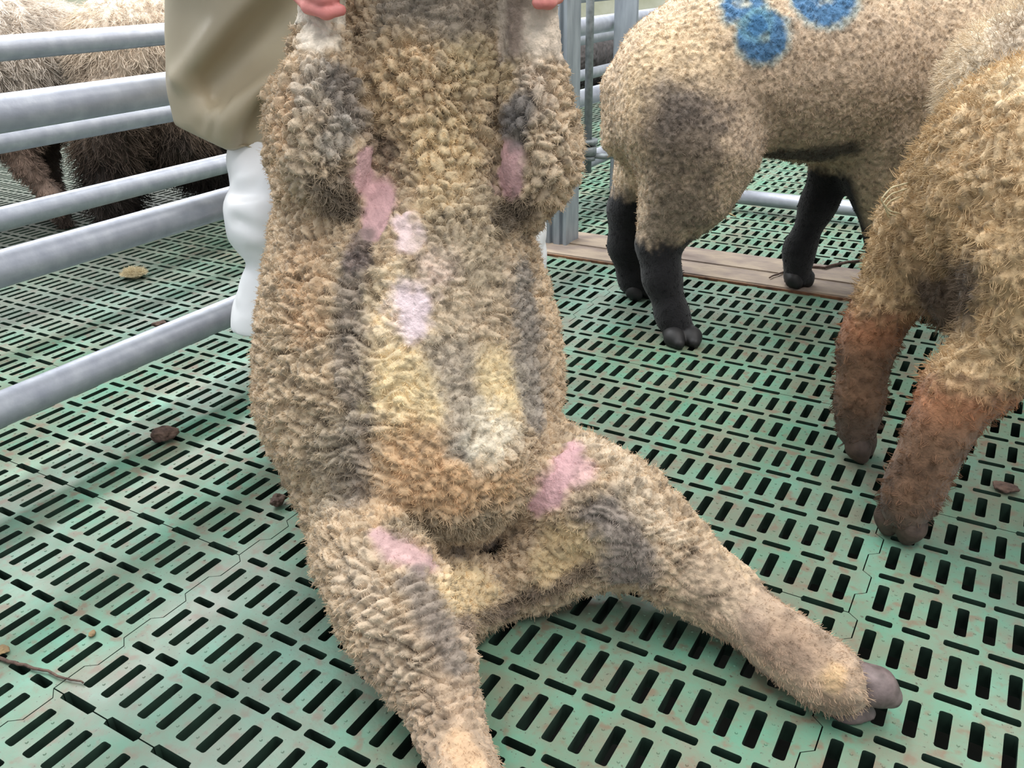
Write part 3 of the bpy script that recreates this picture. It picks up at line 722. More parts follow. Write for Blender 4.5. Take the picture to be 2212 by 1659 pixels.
def hoof(base, tip, r, parent, mat, spread=0.55, side=None):
    """cloven hoof: two tapering claws side by side"""
    base, tip = np.array(base, float), np.array(tip, float); d = tip - base; L = np.linalg.norm(d); d /= L
    sd = np.cross(d, (0, 0, 1.0)) if side is None else np.asarray(side, float); sd /= np.linalg.norm(sd)
    B = Body(0.0035)
    for k in (-1, 1):
        o = sd * k * r * spread
        B.chain([(base + o * 0.8, r * 0.62), (base + o + d * L * 0.55, r * 0.60), (tip + o * 0.9, r * 0.34)], 0.012, None, 0.002)
    B.planes.append((np.array([0, 0, 1.0]), 0.0006))
    V, Q = B.mesh(); V = smooth_v(V, Q, 1); V[:, 2] = np.maximum(V[:, 2], 0.0006)
    return link('hoof', mesh_np('hoof', V, Q), mat, parent)
hoof(onz(1822, 1482, 0.036), onz(1898, 1525, 0.016), 0.034, sheep, M_HOOF, 0.62, (0.55, 0.2, 0.75))
hoof(onz(1032, 1775, 0.034), onz(1050, 1850, 0.016), 0.032, sheep, M_HOOF)
for a, b in (((708, -190), (712, -270)), ((1150, -190), (1152, -270))): hoof(atd(*a, 1.15), atd(*b, 1.13), 0.026, sheep, M_HOOF)

# ------------------------------------------------------------------ the other sheep
def wool_fn(size, amp, fine=0.0015, an=(1, 1, 1), seed=3, big=0.01):
    A = np.array(an)
    def f(V, Nn, P):
        warp = np.stack([vnoise(V * (0.45 / size), seed + 40 + k) for k in range(3)], 1) - 0.5
        f1, f2, _, rid = worley(V * A / size + warp * 1.3, seed); h = amp * (sst(0, 0.45, f2 - f1) - 0.75) + amp * 0.5 * (rid - 0.5)
        h += fine * (fbm(V * 140, 2, seed + 3) - 0.5) * 2 + big * (fbm(V * 9, 3, seed + 5) - 0.5)
        return h * P.amp
    return f
# black-legged sheep with blue spray marks, side on
K = Body(0.007)
BLK = lin(24, 23, 26)
K.chain([pY(1470, 175, 2.02, 152), pY(1590, 140, 2.05, 178), pY(1780, 135, 2.11, 198), pY(1960, 140, 2.17, 190), pY(2080, 130, 2.22, 160)], 0.06, None, 0.05)
K.chain([pY(2080, 110, 2.22, 130), pY(2200, 30, 2.26, 95), pY(2290, -40, 2.30, 82)], 0.06, None, 0.05)
K.chain([pY(2290, -40, 2.30, 78), pY(2400, 0, 2.34, 55), pY(2450, 30, 2.36, 40)], 0.04, None, 0.03)
K.chain([pY(1470, 250, 1.96, 140), pY(1500, 330, 1.94, 125), pY(1480, 420, 1.92, 82), pY(1440, 480, 1.905, 58)], 0.06, None, 0.05)
K.chain([pY(1450, 470, 1.905, 52), pY(1422, 525, 1.90, 45), pY(1430, 600, 1.875, 38), pY(1452, 680, 1.845, 32), pY(1468, 718, 1.825, 31)], 0.03, None, 0.02)
K.chain([pY(1420, 280, 2.10, 100), pY(1395, 370, 2.12, 62), pY(1358, 450, 2.13, 40), pY(1352, 530, 2.125, 33), pY(1370, 600, 2.12, 29), pY(1376, 618, 2.115, 28)], 0.04, None, 0.03)
K.chain([pY(1830, 280, 2.15, 70), pY(1808, 350, 2.15, 50), pY(1768, 440, 2.148, 33), pY(1726, 540, 2.146, 28), pY(1722, 596, 2.146, 29)], 0.04, None, 0.03)
K.chain([pY(1900, 290, 2.06, 105), pY(1905, 380, 2.06, 72), pY(1908, 440, 2.055, 48), pY(1908, 500, 2.05, 33), pY(1900, 590, 2.05, 28), pY(1900, 640, 2.05, 28)], 0.04, None, 0.03)
K.chain([pY(1335, 190, 2.03, 38), pY(1340, 300, 2.02, 34), pY(1375, 350, 2.02, 24)], 0.03, None, 0.04)      # tail
K.planes.append((np.array([0, 0, 1.0]), 0.012))
def k_paint(P):
    b = P.blob
    b([(1700, 250, 180), (1900, 250, 180)], lin(170, 146, 122), 0.6)
    b([(1450, 120, 110), (1380, 200, 60)], lin(196, 168, 126), 0.7)
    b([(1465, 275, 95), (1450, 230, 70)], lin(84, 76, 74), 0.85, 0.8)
    b([(1500, 340, 60), (1440, 420, 60)], lin(118, 102, 84), 0.6)
    b([(1470, 470, 60), (1420, 490, 50)], lin(110, 96, 80), 0.8)
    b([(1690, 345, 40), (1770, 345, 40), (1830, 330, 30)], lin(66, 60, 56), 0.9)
    V = P.V; z = V[:, 2] + (P.nz - 0.5) * 0.05
    x, y, d = proj(V)
    # legs: black short hair below the wool
    for pts in ([pY(1440, 500, 1.90, 1)[0], pY(1468, 718, 1.825, 1)[0]], [pY(1375, 400, 2.12, 1)[0], pY(1376, 625, 2.115, 1)[0]], [pY(1808, 350, 2.15, 1)[0], pY(1722, 600, 2.146, 1)[0]], [pY(1900, 470, 2.06, 1)[0], pY(1900, 640, 2.05, 1)[0]]):
        a, e = pts; lim = a[2] + 0.0
        r = np.linalg.norm(V[:, :2] - (a[:2] + (e[:2] - a[:2]) * np.clip((a[2] - V[:, 2]) / (a[2] - e[2]), 0, 1)[:, None]), axis=1)
        w = (1 - sst(lim - 0.03, lim + 0.01, z)) * (1 - sst(0.11, 0.15, r))
        P.col += (np.array(BLK) - P.col) * w[:, None]; P.amp *= 1 - 0.9 * w; P.len *= 1 - 0.75 * w
    BLU, BLU2 = lin(38, 100, 146), lin(94, 148, 160)
    def ring(cx, cy, ro, ri, arc=None):
        h = hit(P.V, P.N, cx, max(cy, 6), 14)
        if h is None: return
        dd = depth(h) / F_PX; q = np.linalg.norm(P.V - (h if cy >= 6 else atd(cx, cy, h[1] * cY - h[0] * sY)), axis=1) / dd + (P.nz - 0.5) * 26 + (P.nz2 - 0.5) * 10
        w = (1 - sst(ro - 6, ro + 8, q)) * (sst(ri - 8, ri + 6, q) if ri else 1); w2 = (1 - sst(ro + 4, ro + 22, q)) * (sst(ri - 20, ri - 4, q) if ri else 1)
        P.col += (np.array(BLU2) - P.col) * (0.5 * w2)[:, None]; P.col += (np.array(BLU) - P.col) * (0.92 * w)[:, None]
    ring(1604, 2, 44, 19); ring(1648, 90, 52, 10); ring(1622, 50, 22, 0); ring(1785, -28, 76, 36)
ksheep, kV, kQ, kN, kP = finish('standing_sheep', K, lin(182, 156, 124), k_paint, wool_fn(0.013, 0.0027, 0.002, (1, 1, 0.6), 13, 0.012), 'cream standing sheep with black legs and blue spray rings on its side')
hoof(pY(1466, 716, 1.825, 0)[0], onz(1484, 742, 0.012), 0.036, ksheep, M_HOOFD)
hoof(pY(1376, 616, 2.115, 0)[0], onz(1390, 638, 0.012), 0.033, ksheep, M_HOOFD)
p0 = pY(1722, 592, 2.146, 0)[0]; hoof(p0, (p0[0] + 0.02, p0[1] - 0.015, 0.020), 0.034, ksheep, M_HOOFD)
p0 = pY(1900, 640, 2.05, 0)[0]; hoof(p0, (p0[0] + 0.03, p0[1] - 0.005, 0.012), 0.034, ksheep, M_HOOFD)

# brown-legged sheep seen from behind its hocks
R_ = Body(0.0065)
R_.chain([pY(2160, 330, 1.27, 150), pY(2260, 330, 1.22, 200), pY(2480, 330, 1.17, 245), pY(2750, 330, 1.16, 250), pY(2950, 280, 1.17, 200)], 0.06, None, 0.05)
R_.chain([pY(2090, 390, 1.32, 120), pY(2005, 505, 1.325, 98), pY(1950, 600, 1.32, 68), pY(1893, 690, 1.315, 48), pY(1868, 760, 1.31, 43), pY(1858, 860, 1.295, 39), pY(1850, 930, 1.285, 40)], 0.05, None, 0.04)
R_.chain([pY(2225, 430, 1.16, 150), pY(2222, 580, 1.11, 122), pY(2205, 700, 1.09, 98), pY(2125, 805, 1.08, 72), pY(2066, 850, 1.075, 58), pY(2020, 950, 1.065, 50), pY(1975, 1050, 1.055, 46), pY(1955, 1100, 1.05, 46)], 0.05, None, 0.03)
R_.chain([pY(2068, 580, 1.24, 40), pY(2060, 640, 1.24, 52), pY(2062, 680, 1.24, 40)], 0.03, None, 0.03)
R_.chain([pY(2120, 330, 1.22, 46), pY(2060, 440, 1.21, 40), pY(2040, 540, 1.21, 34)], 0.03, None, 0.05)   # tail
for px, Y in ((2760, 1.10), (2800, 1.26)): R_.chain([pY(px, 500, Y, 90), pY(px, 700, Y, 48), pY(px - 5, 900, Y, 42), (onz(px - 10, 1010 if Y > 1.2 else 1120, 0.03), 0.03)], 0.04, None, 0.03)
R_.chain([pY(2950, 250, 1.17, 150), pY(3080, 160, 1.16, 100), pY(3180, 170, 1.15, 70), pY(3260, 230, 1.14, 45)], 0.05, None, 0.04)
R_.planes.append((np.array([0, 0, 1.0]), 0.008))
def r_paint(P):
    b = P.blob
    b([(2150, 230, 120), (2080, 330, 80), (2190, 330, 90)], lin(206, 178, 138), 0.8)
    b([(2190, 160, 60)], lin(214, 194, 160), 0.7)
    b([(1990, 480, 70), (1960, 560, 60)], lin(178, 150, 112), 0.7)
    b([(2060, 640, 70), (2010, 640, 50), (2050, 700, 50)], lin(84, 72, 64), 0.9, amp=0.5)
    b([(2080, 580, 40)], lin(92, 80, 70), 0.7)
    BR = np.array(lin(118, 88, 66)); OR = np.array(lin(168, 112, 76)); DK = np.array(lin(92, 76, 66))
    V = P.V
    for a, e in ((pY(1890, 690, 1.315, 0)[0], pY(1850, 940, 1.285, 0)[0]), (pY(2065, 845, 1.075, 0)[0], pY(1955, 1110, 1.05, 0)[0])):
        t = (a[2] - V[:, 2]) / (a[2] - e[2]); r = np.linalg.norm(V[:, :2] - (a[:2] + (e[:2] - a[:2]) * np.clip(t, 0, 1)[:, None]), axis=1)
        w = sst(-0.22, 0.05, t + (P.nz - 0.5) * 0.5) * (1 - sst(0.08, 0.11, r)); P.col += (BR - P.col) * w[:, None]; P.amp *= 1 - 0.88 * w; P.len *= 1 - 0.6 * w
        w2 = np.exp(-((t - 0.02) / 0.16) ** 2) * (1 - sst(0.07, 0.10, r)) * 0.7; P.col += (OR - P.col) * w2[:, None]
        mt = sst(0.5, 0.68, fbm(V * 38, 3, 87)); P.col *= (1 - 0.35 * w * mt)[:, None]
        w3 = sst(0.6, 1.0, t + (P.nz2 - 0.5) * 0.4) * (1 - sst(0.08, 0.11, r)) * 0.8; P.col += (DK - P.col) * w3[:, None]
rsheep, rV, rQ, rN, rP = finish('standing_sheep', R_, lin(186, 158, 118), r_paint, wool_fn(0.017, 0.0075, 0.0025, (1, 1, 0.55), 23, 0.014), 'tan woolly sheep with brown dirty hind legs standing on the green slats', sat=0.92, gain=1.06)
hoof(pY(1852, 935, 1.285, 0)[0], onz(1868, 982, 0.010), 0.031, rsheep, M_HOOFB, 0.5)
hoof(pY(1952, 1100, 1.05, 0)[0], onz(1938, 1152, 0.010), 0.033, rsheep, M_HOOFB, 0.5)
for px, py in ((2750, 1120), (2790, 1010)): q_ = onz(px, py, 0.03); hoof(q_, q_ + np.array([0.03, 0.01, -0.016]), 0.030, rsheep, M_HOOFB)

# pale sheep between those two
U_ = Body(0.008)
U_.chain([pY(2190, 190, 1.66, 150), pY(2330, 170, 1.66, 195), pY(2600, 170, 1.68, 205), pY(2800, 150, 1.70, 170)], 0.06, None, 0.05)
U_.chain([pY(2800, 120, 1.70, 120), pY(2930, 20, 1.70, 85), pY(3020, 0, 1.72, 60), pY(3090, 40, 1.72, 38)], 0.05, None, 0.05)
for px, Y in ((2290, 1.58), (2330, 1.74), (2740, 1.60), (2770, 1.76)):
    e = atd(px, 300, Y); U_.chain([pY(px, 290, Y, 80), pY(px - 8, 400, Y, 45), (np.array([e[0], e[1], 0.16]), 0.03), (np.array([e[0], e[1], 0.02]), 0.026)], 0.04, None, 0.03)
U_.planes.append((np.array([0, 0, 1.0]), 0.001))
def u_paint(P):
    P.blob([(2150, 120, 120)], lin(206, 188, 160), 0.7); P.blob([(2190, 60, 60), (2200, 110, 40)], lin(160, 144, 126), 0.6); P.blob([(2080, 230, 60)], lin(180, 164, 136), 0.6)
usheep, uV, uQ, uN, uP = finish('standing_sheep', U_, lin(196, 176, 146), u_paint, wool_fn(0.02, 0.006, 0.002, (1, 1, 1.4), 33), 'pale grey-cream sheep standing between the black-legged sheep and the brown-legged sheep')

for px, Y in ((2290, 1.58), (2330, 1.74), (2740, 1.60), (2770, 1.76)):
    e = atd(px, 300, Y); hoof((e[0], e[1], 0.026), (e[0] + 0.03, e[1] + 0.01, 0.010), 0.030, usheep, M_HOOFB)
# two long-woolled sheep behind the fence
def back_sheep(xw, prims, paintf, label, base, seed):
    B = Body(0.009)
    for ch in prims: B.chain([pX(a, b_, xw + dx, r) for a, b_, dx, r in ch], 0.06, None, 0.05)
    return B, xw
A_ = Body(0.009)
A_.chain([pX(110, 118, -2.98, 112), pX(10, 116, -3.0, 128), pX(-160, 140, -3.02, 125), pX(-330, 130, -3.04, 100)], 0.06, None, 0.05)
A_.chain([pX(-330, 90, -3.04, 80), pX(-430, 30, -3.04, 55), pX(-500, 60, -3.04, 35)], 0.05, None, 0.05)
A_.chain([pX(30, 220, -2.92, 66), pX(15, 290, -2.90, 40), pX(55, 355, -2.86, 24), pX(115, 430, -2.82, 21), (np.array([1, 1, 0]) * onx(135, 455, -2.80) + np.array([0, 0, 0.02]), 0.024)], 0.04, None, 0.04)
for px, dx in ((90, -3.10), (-300, -2.94), (-330, -3.12)):
    e = onx(px, 280, dx); A_.chain([pX(px, 240, dx, 60), pX(px, 330, dx, 28), (np.array([e[0], e[1], 0.02]), 0.026)], 0.04, None, 0.04)
A_.planes.append((np.array([0, 0, 1.0]), 0.001))
def a_paint(P):
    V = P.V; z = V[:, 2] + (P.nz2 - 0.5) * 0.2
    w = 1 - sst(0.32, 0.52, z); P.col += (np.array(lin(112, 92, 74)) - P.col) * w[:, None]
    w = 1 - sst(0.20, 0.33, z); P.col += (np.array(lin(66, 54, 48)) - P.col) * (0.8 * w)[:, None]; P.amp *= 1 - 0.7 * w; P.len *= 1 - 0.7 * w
    P.blob([(40, 365, 60), (105, 420, 40)], lin(150, 122, 104), 0.8)
    P.blob([(186, 30, 60)], lin(196, 184, 170), 0.4); w = 1 - sst(0.6, 1.2, np.linalg.norm(V - onx(186, -8, -2.98), axis=1) / 0.055); P.col += (np.array(lin(52, 84, 176)) - P.col) * w[:, None]
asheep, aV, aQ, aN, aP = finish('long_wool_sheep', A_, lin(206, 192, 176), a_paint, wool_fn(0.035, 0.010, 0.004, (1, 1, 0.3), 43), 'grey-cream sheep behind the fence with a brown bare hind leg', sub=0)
B_ = Body(0.009)
B_.chain([pX(275, 112, -2.62, 116), pX(380, 120, -2.60, 135), pX(560, 150, -2.58, 140), pX(700, 160, -2.56, 120)], 0.06, None, 0.05)
B_.chain([pX(700, 130, -2.56, 80), pX(790, 60, -2.54, 60), pX(860, 70, -2.52, 40)], 0.05, None, 0.05)
B_.chain([pX(240, 240, -2.55, 72), pX(230, 320, -2.55, 56), pX(225, 400, -2.54, 30), (onx(225, 470, -2.54) * np.array([1, 1, 0]) + np.array([0, 0, 0.02]), 0.026)], 0.04, None, 0.05)
B_.chain([pX(290, 280, -2.72, 50), pX(275, 370, -2.72, 28), (onx(275, 400, -2.72) * np.array([1, 1, 0]) + np.array([0, 0, 0.02]), 0.026)], 0.04, None, 0.05)
B_.chain([pX(380, 280, -2.52, 90), pX(440, 330, -2.52, 65), pX(560, 330, -2.52, 70)], 0.05, None, 0.05)
for px, dx in ((620, -2.50), (650, -2.66)):
    e = onx(px, 300, dx); B_.chain([pX(px, 280, dx, 60), pX(px, 360, dx, 30), (np.array([e[0], e[1], 0.02]), 0.026)], 0.04, None, 0.04)
B_.planes.append((np.array([0, 0, 1.0]), 0.001))
def b_paint(P):
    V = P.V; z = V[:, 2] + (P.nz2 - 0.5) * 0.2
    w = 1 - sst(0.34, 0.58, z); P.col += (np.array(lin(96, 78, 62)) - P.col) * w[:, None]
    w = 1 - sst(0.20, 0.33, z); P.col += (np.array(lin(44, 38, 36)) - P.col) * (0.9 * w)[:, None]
    P.blob([(230, 320, 60)], lin(58, 46, 40), 0.7)
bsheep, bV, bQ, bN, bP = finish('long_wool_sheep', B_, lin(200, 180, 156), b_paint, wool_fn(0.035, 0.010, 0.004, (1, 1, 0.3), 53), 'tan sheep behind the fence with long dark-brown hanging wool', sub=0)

C_ = Body(0.012)
C_.chain([pX(1230, 120, -2.75, 62), pX(1330, 110, -2.72, 66), pX(1440, 100, -2.70, 60)], 0.06, None, 0.05)
for px in (1245, 1300, 1400, 1440):
    e = onx(px, 150, -2.74); C_.chain([pX(px, 150, -2.74, 30), (np.array([e[0], e[1], 0.25]), 0.04), (np.array([e[0], e[1], 0.02]), 0.028)], 0.04, None, 0.04)
C_.chain([pX(1440, 80, -2.70, 40), pX(1500, 40, -2.70, 30)], 0.05, None, 0.05)
C_.planes.append((np.array([0, 0, 1.0]), 0.001))
csheep, *_c = finish('long_wool_sheep', C_, lin(84, 76, 74), lambda P: None, wool_fn(0.04, 0.010, 0.004, (1, 1, 0.3), 63), 'dark grey sheep far behind the tube fences beyond the ribbed steel post', sub=0)

# ------------------------------------------------------------------ person holding the sheep
def lr(P_, r): return (np.array(P_, float), r)
def cw(X, Y, Z): return np.array([X * cY - Y * sY, X * sY + Y * cY, Z])
PB = Body(0.008)
PB.chain([lr(cw(-0.26, 1.72, 0.78), 0.14), lr(cw(-0.26, 1.71, 0.95), 0.13), lr(cw(-0.26, 1.58, 1.18), 0.145)], 0.05, None, 0.05)
PB.chain([lr(cw(-0.44, 1.56, 1.24), 0.065), lr(cw(-0.08, 1.56, 1.24), 0.065)], 0.05, None, 0.05)
PB.chain([lr(cw(-0.26, 1.55, 1.26), 0.06), lr(cw(-0.26, 1.50, 1.38), 0.055)], 0.04, None, 0.04)
PB.chain([lr(cw(-0.26, 1.46, 1.50), 0.092), lr(cw(-0.26, 1.43, 1.43), 0.07)], 0.04, None, 0.03)
PB.chain([lr(cw(-0.26, 1.335, 1.455), 0.013), lr(cw(-0.26, 1.355, 1.49), 0.010)], 0.01, None, 0.02)     # nose
for s_ in (-1, 1): PB.chain([lr(cw(-0.26 + s_ * 0.092, 1.475, 1.475), 0.02), lr(cw(-0.26 + s_ * 0.096, 1.475, 1.45), 0.012)], 0.01, None, 0.01)
hand_parts = []
def arm(sx, wrist, elbow, shoulder):
    PB.chain([lr(shoulder, 0.06), lr(elbow, 0.045), lr(wrist, 0.03)], 0.03, None, 0.03)
wl = atd(622, -110, 1.27); wr = atd(1215, -75, 1.27)
arm(-1, wl, cw(-0.62, 1.52, 0.98), cw(-0.45, 1.56, 1.24)); arm(1, wr, cw(0.16, 1.54, 0.98), cw(-0.07, 1.56, 1.24))
HB = Body(0.0035)
def finger(pts, r0, r1):
    n = len(pts); HB.chain([lr(p, r0 + (r1 - r0) * i / (n - 1)) for i, p in enumerate(pts)], 0.005, None, 0.0015)
for i, (dy, dx) in enumerate(((0, 0), (-30, -6), (-59, -4), (-86, 4))):
    finger([atd(640 + dx * 0.5, -50 + dy * 0.75, 1.215), atd(640 + dx, -14 + dy * 0.85, 1.168), atd(666, 16 + dy, 1.134), atd(704 + dx, 29 + dy, 1.122), atd(737 + dx * 2, 22 + dy, 1.130)], 0.0084, 0.0070)
HB.chain([lr(atd(648, -60, 1.222), 0.015), lr(atd(648, -105, 1.235), 0.017)], 0.02, None, 0.01)
HB.chain([lr(atd(642, -85, 1.235), 0.022), lr(wl, 0.028)], 0.02, None, 0.015)
finger([atd(645, -95, 1.24), atd(690, -80, 1.235), atd(735, -62, 1.215), atd(760, -50, 1.19)], 0.0125, 0.0095)
for i, (dy, dx) in enumerate(((0, 0), (-26, 3), (-51, 3), (-75, -4))):
    finger([atd(1205, -32 + dy * 0.8, 1.225), atd(1204 + dx, -8 + dy * 0.9, 1.17), atd(1186, 4 + dy, 1.140), atd(1163 + dx, 6 + dy, 1.126)], 0.0086, 0.0082)
HB.chain([lr(atd(1200, -45, 1.23), 0.016), lr(atd(1202, -95, 1.24), 0.017)], 0.02, None, 0.01)
HB.chain([lr(atd(1205, -65, 1.24), 0.024), lr(wr, 0.028)], 0.02, None, 0.015)
finger([atd(1200, -85, 1.24), atd(1160, -85, 1.245), atd(1115, -70, 1.225), atd(1095, -55, 1.20)], 0.0125, 0.0095)
# legs
kneeL = atd(605, 440, 1.49); hemL = atd(598, 690, 1.43); kneeR = atd(1075, 460, 1.62); hemR = atd(1090, 565, 1.62)
footL = cw(hemL[0] * cY + hemL[1] * sY + 0.06, 1.46, 0.0); footR = cw(hemR[0] * cY + hemR[1] * sY - 0.03, 1.64, 0.0)
for s_, kn, ft in ((-0.10, kneeL, footL), (0.10, kneeR, footR)):
    PB.chain([lr(cw(-0.26 + s_, 1.63, 0.76), 0.09), lr(kn + cw(0.02, 0.03, 0.02), 0.045), lr(ft + np.array([0, 0, 0.09]), 0.035)], 0.04, None, 0.04)
PB.groups += HB.groups
PB.res = 0.0036
V, Q = PB.mesh(); V = smooth_v(V, Q, 1)
person = link('person', mesh_np('person', V, Q), M_SKIN)
tag(person, 'person in khaki waterproof coat and white trousers holding up the seated sheep by its forelegs', 'person')
# hair
HR_ = Body(0.0065); HR_.chain([lr(cw(-0.26, 1.485, 1.53), 0.098), lr(cw(-0.26, 1.53, 1.46), 0.075)], 0.03)
HR_.cut([lr(cw(-0.26, 1.34, 1.45), 0.11), lr(cw(-0.26, 1.36, 1.42), 0.10)], 0.02); V, Q = HR_.mesh(); link('hair', mesh_np('hair', V, Q), M_HAIR, person)
for s_ in (-1, 1):
    bm = bmesh.new(); bmesh.ops.create_uvsphere(bm, u_segments=12, v_segments=8, radius=0.011)
    link('eye', bm_mesh('eye', bm, True), M_WHITE, person, tuple(cw(-0.26 + s_ * 0.032, 1.372, 1.495)))
# coat
CB = Body(0.006)
CB.chain([lr(cw(-0.26, 1.74, 0.80), 0.23), lr(cw(-0.26, 1.71, 0.95), 0.205), lr(cw(-0.26, 1.57, 1.18), 0.19)], 0.06, None, 0.05)
CB.chain([lr(cw(-0.46, 1.55, 1.23), 0.095), lr(cw(-0.06, 1.55, 1.23), 0.095)], 0.06, None, 0.06)
CB.chain([lr(cw(-0.46, 1.55, 1.23), 0.09), lr(cw(-0.63, 1.52, 0.98), 0.08), lr(wl + (cw(-0.62, 1.52, 0.98) - wl) * 0.30, 0.052)], 0.05, None, 0.05)
CB.chain([lr(cw(-0.06, 1.55, 1.23), 0.09), lr(cw(0.17, 1.54, 0.98), 0.08), lr(wr + (cw(0.16, 1.54, 0.98) - wr) * 0.30, 0.052)], 0.05, None, 0.05)
dv = ray(520, 200); dv = np.array([dv[0], dv[1], -0.1])
CB.chain([pY(580, -150, 1.56, 192), pY(560, -20, 1.55, 172), pY(563, 120, 1.53, 162), pY(575, 200, 1.53, 162), pY(590, 270, 1.54, 176), pY(680, 340, 1.56, 130)], 0.06, (dv, 1.45), 0.06)
CB.chain([pY(720, -60, 1.62, 190), pY(740, 200, 1.64, 160)], 0.06, (dv, 1.5), 0.08)
CB.chain([pY(1000, -80, 1.66, 180), pY(985, 230, 1.67, 150)], 0.06, (dv, 1.5), 0.08)
CB.cut([pY(680, 20, 1.42, 40), pY(590, 70, 1.415, 52), pY(470, 180, 1.42, 26)], 0.05)
CB.chain([pY(560, -20, 1.50, 34), pY(470, 110, 1.475, 30), pY(420, 190, 1.50, 22)], 0.04, None, 0.04)
CB.chain([pY(640, 150, 1.46, 40), pY(520, 240, 1.455, 40)], 0.04, None, 0.06)
CB.cut([pY(600, 240, 1.415, 26), pY(560, 330, 1.41, 26)], 0.025)
hA, hB, hC = atd(400, 280, 1.53), atd(590, 366, 1.47), atd(590, 366, 1.80)
hn = np.cross(hB - hA, hC - hB); hn = hn / np.linalg.norm(hn); hn = hn if hn[2] > 0 else -hn
CB.planes.append((hn, float(hn @ hB)))
V, Q = CB.mesh(); V = smooth_v(V, Q, 2); Nn = vert_normals(V, Q)
L3 = np.stack([V @ np.array([cY, sY, 0]), V @ np.array([-sY, cY, 0]), V[:, 2]], 1)
def crease(a, b_, A, w):
    p, q_ = atd(*a, 1.46), atd(*b_, 1.46); p = np.array([p @ np.array([cY, sY, 0]), p[2]]); q_ = np.array([q_ @ np.array([cY, sY, 0]), q_[2]])
    X2 = L3[:, [0, 2]]; d_ = q_ - p; t = np.clip(((X2 - p) @ d_) / (d_ @ d_), 0, 1); dist = np.linalg.norm(X2 - p - t[:, None] * d_, axis=1)
    return A * np.exp(-(dist / w) ** 2) * (L3[:, 1] < 1.56)
cre = (crease((560, -30), (405, 168), 0.020, 0.020) + crease((650, 10), (470, 190), -0.030, 0.034) + crease((660, 130), (490, 225), 0.016, 0.03)
       + crease((610, 190), (540, 335), -0.022, 0.020) + crease((470, 200), (445, 270), -0.007, 0.010) + crease((500, 210), (470, 285), -0.006, 0.008) + crease((400, 30), (430, 150), -0.008, 0.03)
       + crease((415, 275), (590, 335), -0.0025, 0.004))
fold = cre + np.sin((L3[:, 0] * 1.0 + L3[:, 2] * 0.75) * 24 + 5 * fbm(L3 * 4, 2, 3)) * 0.003 + 0.008 * (fbm(L3 * np.array([9, 9, 5]), 3, 7) - 0.5)
coat = link('coat', mesh_np('coat', V + Nn * fold[:, None], Q), M_COAT, person); coat['label'] = 'khaki waterproof coat with folds hanging beside the sheep'
# trousers
def cdir(P_): return np.array([P_[0] * cY + P_[1] * sY, -P_[0] * sY + P_[1] * cY, P_[2]])
TB = Body(0.005)
TB.chain([lr(cw(-0.36, 1.63, 0.78), 0.12), pY(640, 300, 1.60, 80), pY(592, 352, 1.51, 84), pY(596, 390, 1.49, 82)], 0.05, None, 0.03)
TB.chain([pY(592, 400, 1.46, 76), pY(590, 450, 1.45, 92), pY(596, 490, 1.45, 90), pY(612, 530, 1.45, 70)], 0.03, None, 0.012)
TB.chain([pY(618, 540, 1.45, 64), pY(622, 580, 1.45, 70), pY(602, 640, 1.44, 76), pY(590, 700, 1.43, 78), pY(588, 740, 1.43, 80)], 0.03, None, 0.012)
TB.cut([pY(500, 412, 1.40, 16), pY(600, 405, 1.37, 12)], 0.02)
TB.cut([pY(505, 478, 1.38, 10), pY(560, 505, 1.35, 14), pY(620, 520, 1.35, 12)], 0.02)
TB.cut([pY(545, 560, 1.37, 14), pY(600, 610, 1.35, 14)], 0.02)
TB.chain([lr(cw(-0.16, 1.63, 0.78), 0.12), pY(1060, 350, 1.62, 88), pY(1075, 440, 1.62, 84), pY(1085, 520, 1.62, 82), pY(1090, 600, 1.62, 84)], 0.05, None, 0.03)
hL = atd(545, 702, 1.43); TB.planes.append((np.array([0, 0, 1.0]), float(hL[2])))
V, Q = TB.mesh(); V = smooth_v(V, Q, 2); Nn = vert_normals(V, Q)
V = V + Nn * (0.010 * (fbm(V * np.array([16, 16, 10]), 3, 71) - 0.5) + 0.02 * (np.abs(fbm(V * np.array([9, 9, 12]), 2, 77) - 0.5) - 0.12))[:, None]
tr = link('trousers', mesh_np('trousers', V, Q), M_WHITE, person); tr['label'] = 'loose white waterproof trousers bagging at the knee'
for ft, hm in ((footL, hemL), (footR, hemR)):
    BT = Body(0.006); fd = cw(0, -1, 0)
    BT.chain([lr(np.array([hm[0] * 0.35 + ft[0] * 0.65, hm[1] * 0.35 + ft[1] * 0.65, hL[2] + 0.03]), 0.052), lr(ft + np.array([0, 0, 0.10]), 0.045), lr(ft + np.array([0, 0, 0.045]), 0.047)], 0.03)
    BT.chain([lr(ft + np.array([0, 0, 0.04]) - fd * 0.03, 0.044), lr(ft + np.array([0, 0, 0.04]) + fd * 0.06, 0.045), lr(ft + np.array([0, 0, 0.035]) + fd * 0.13, 0.04)], 0.03)
    BT.planes.append((np.array([0, 0, 1.0]), 0.001)); V, Q = BT.mesh(); link('boot', mesh_np('boot', smooth_v(V, Q, 1), Q), M_BOOT, person)

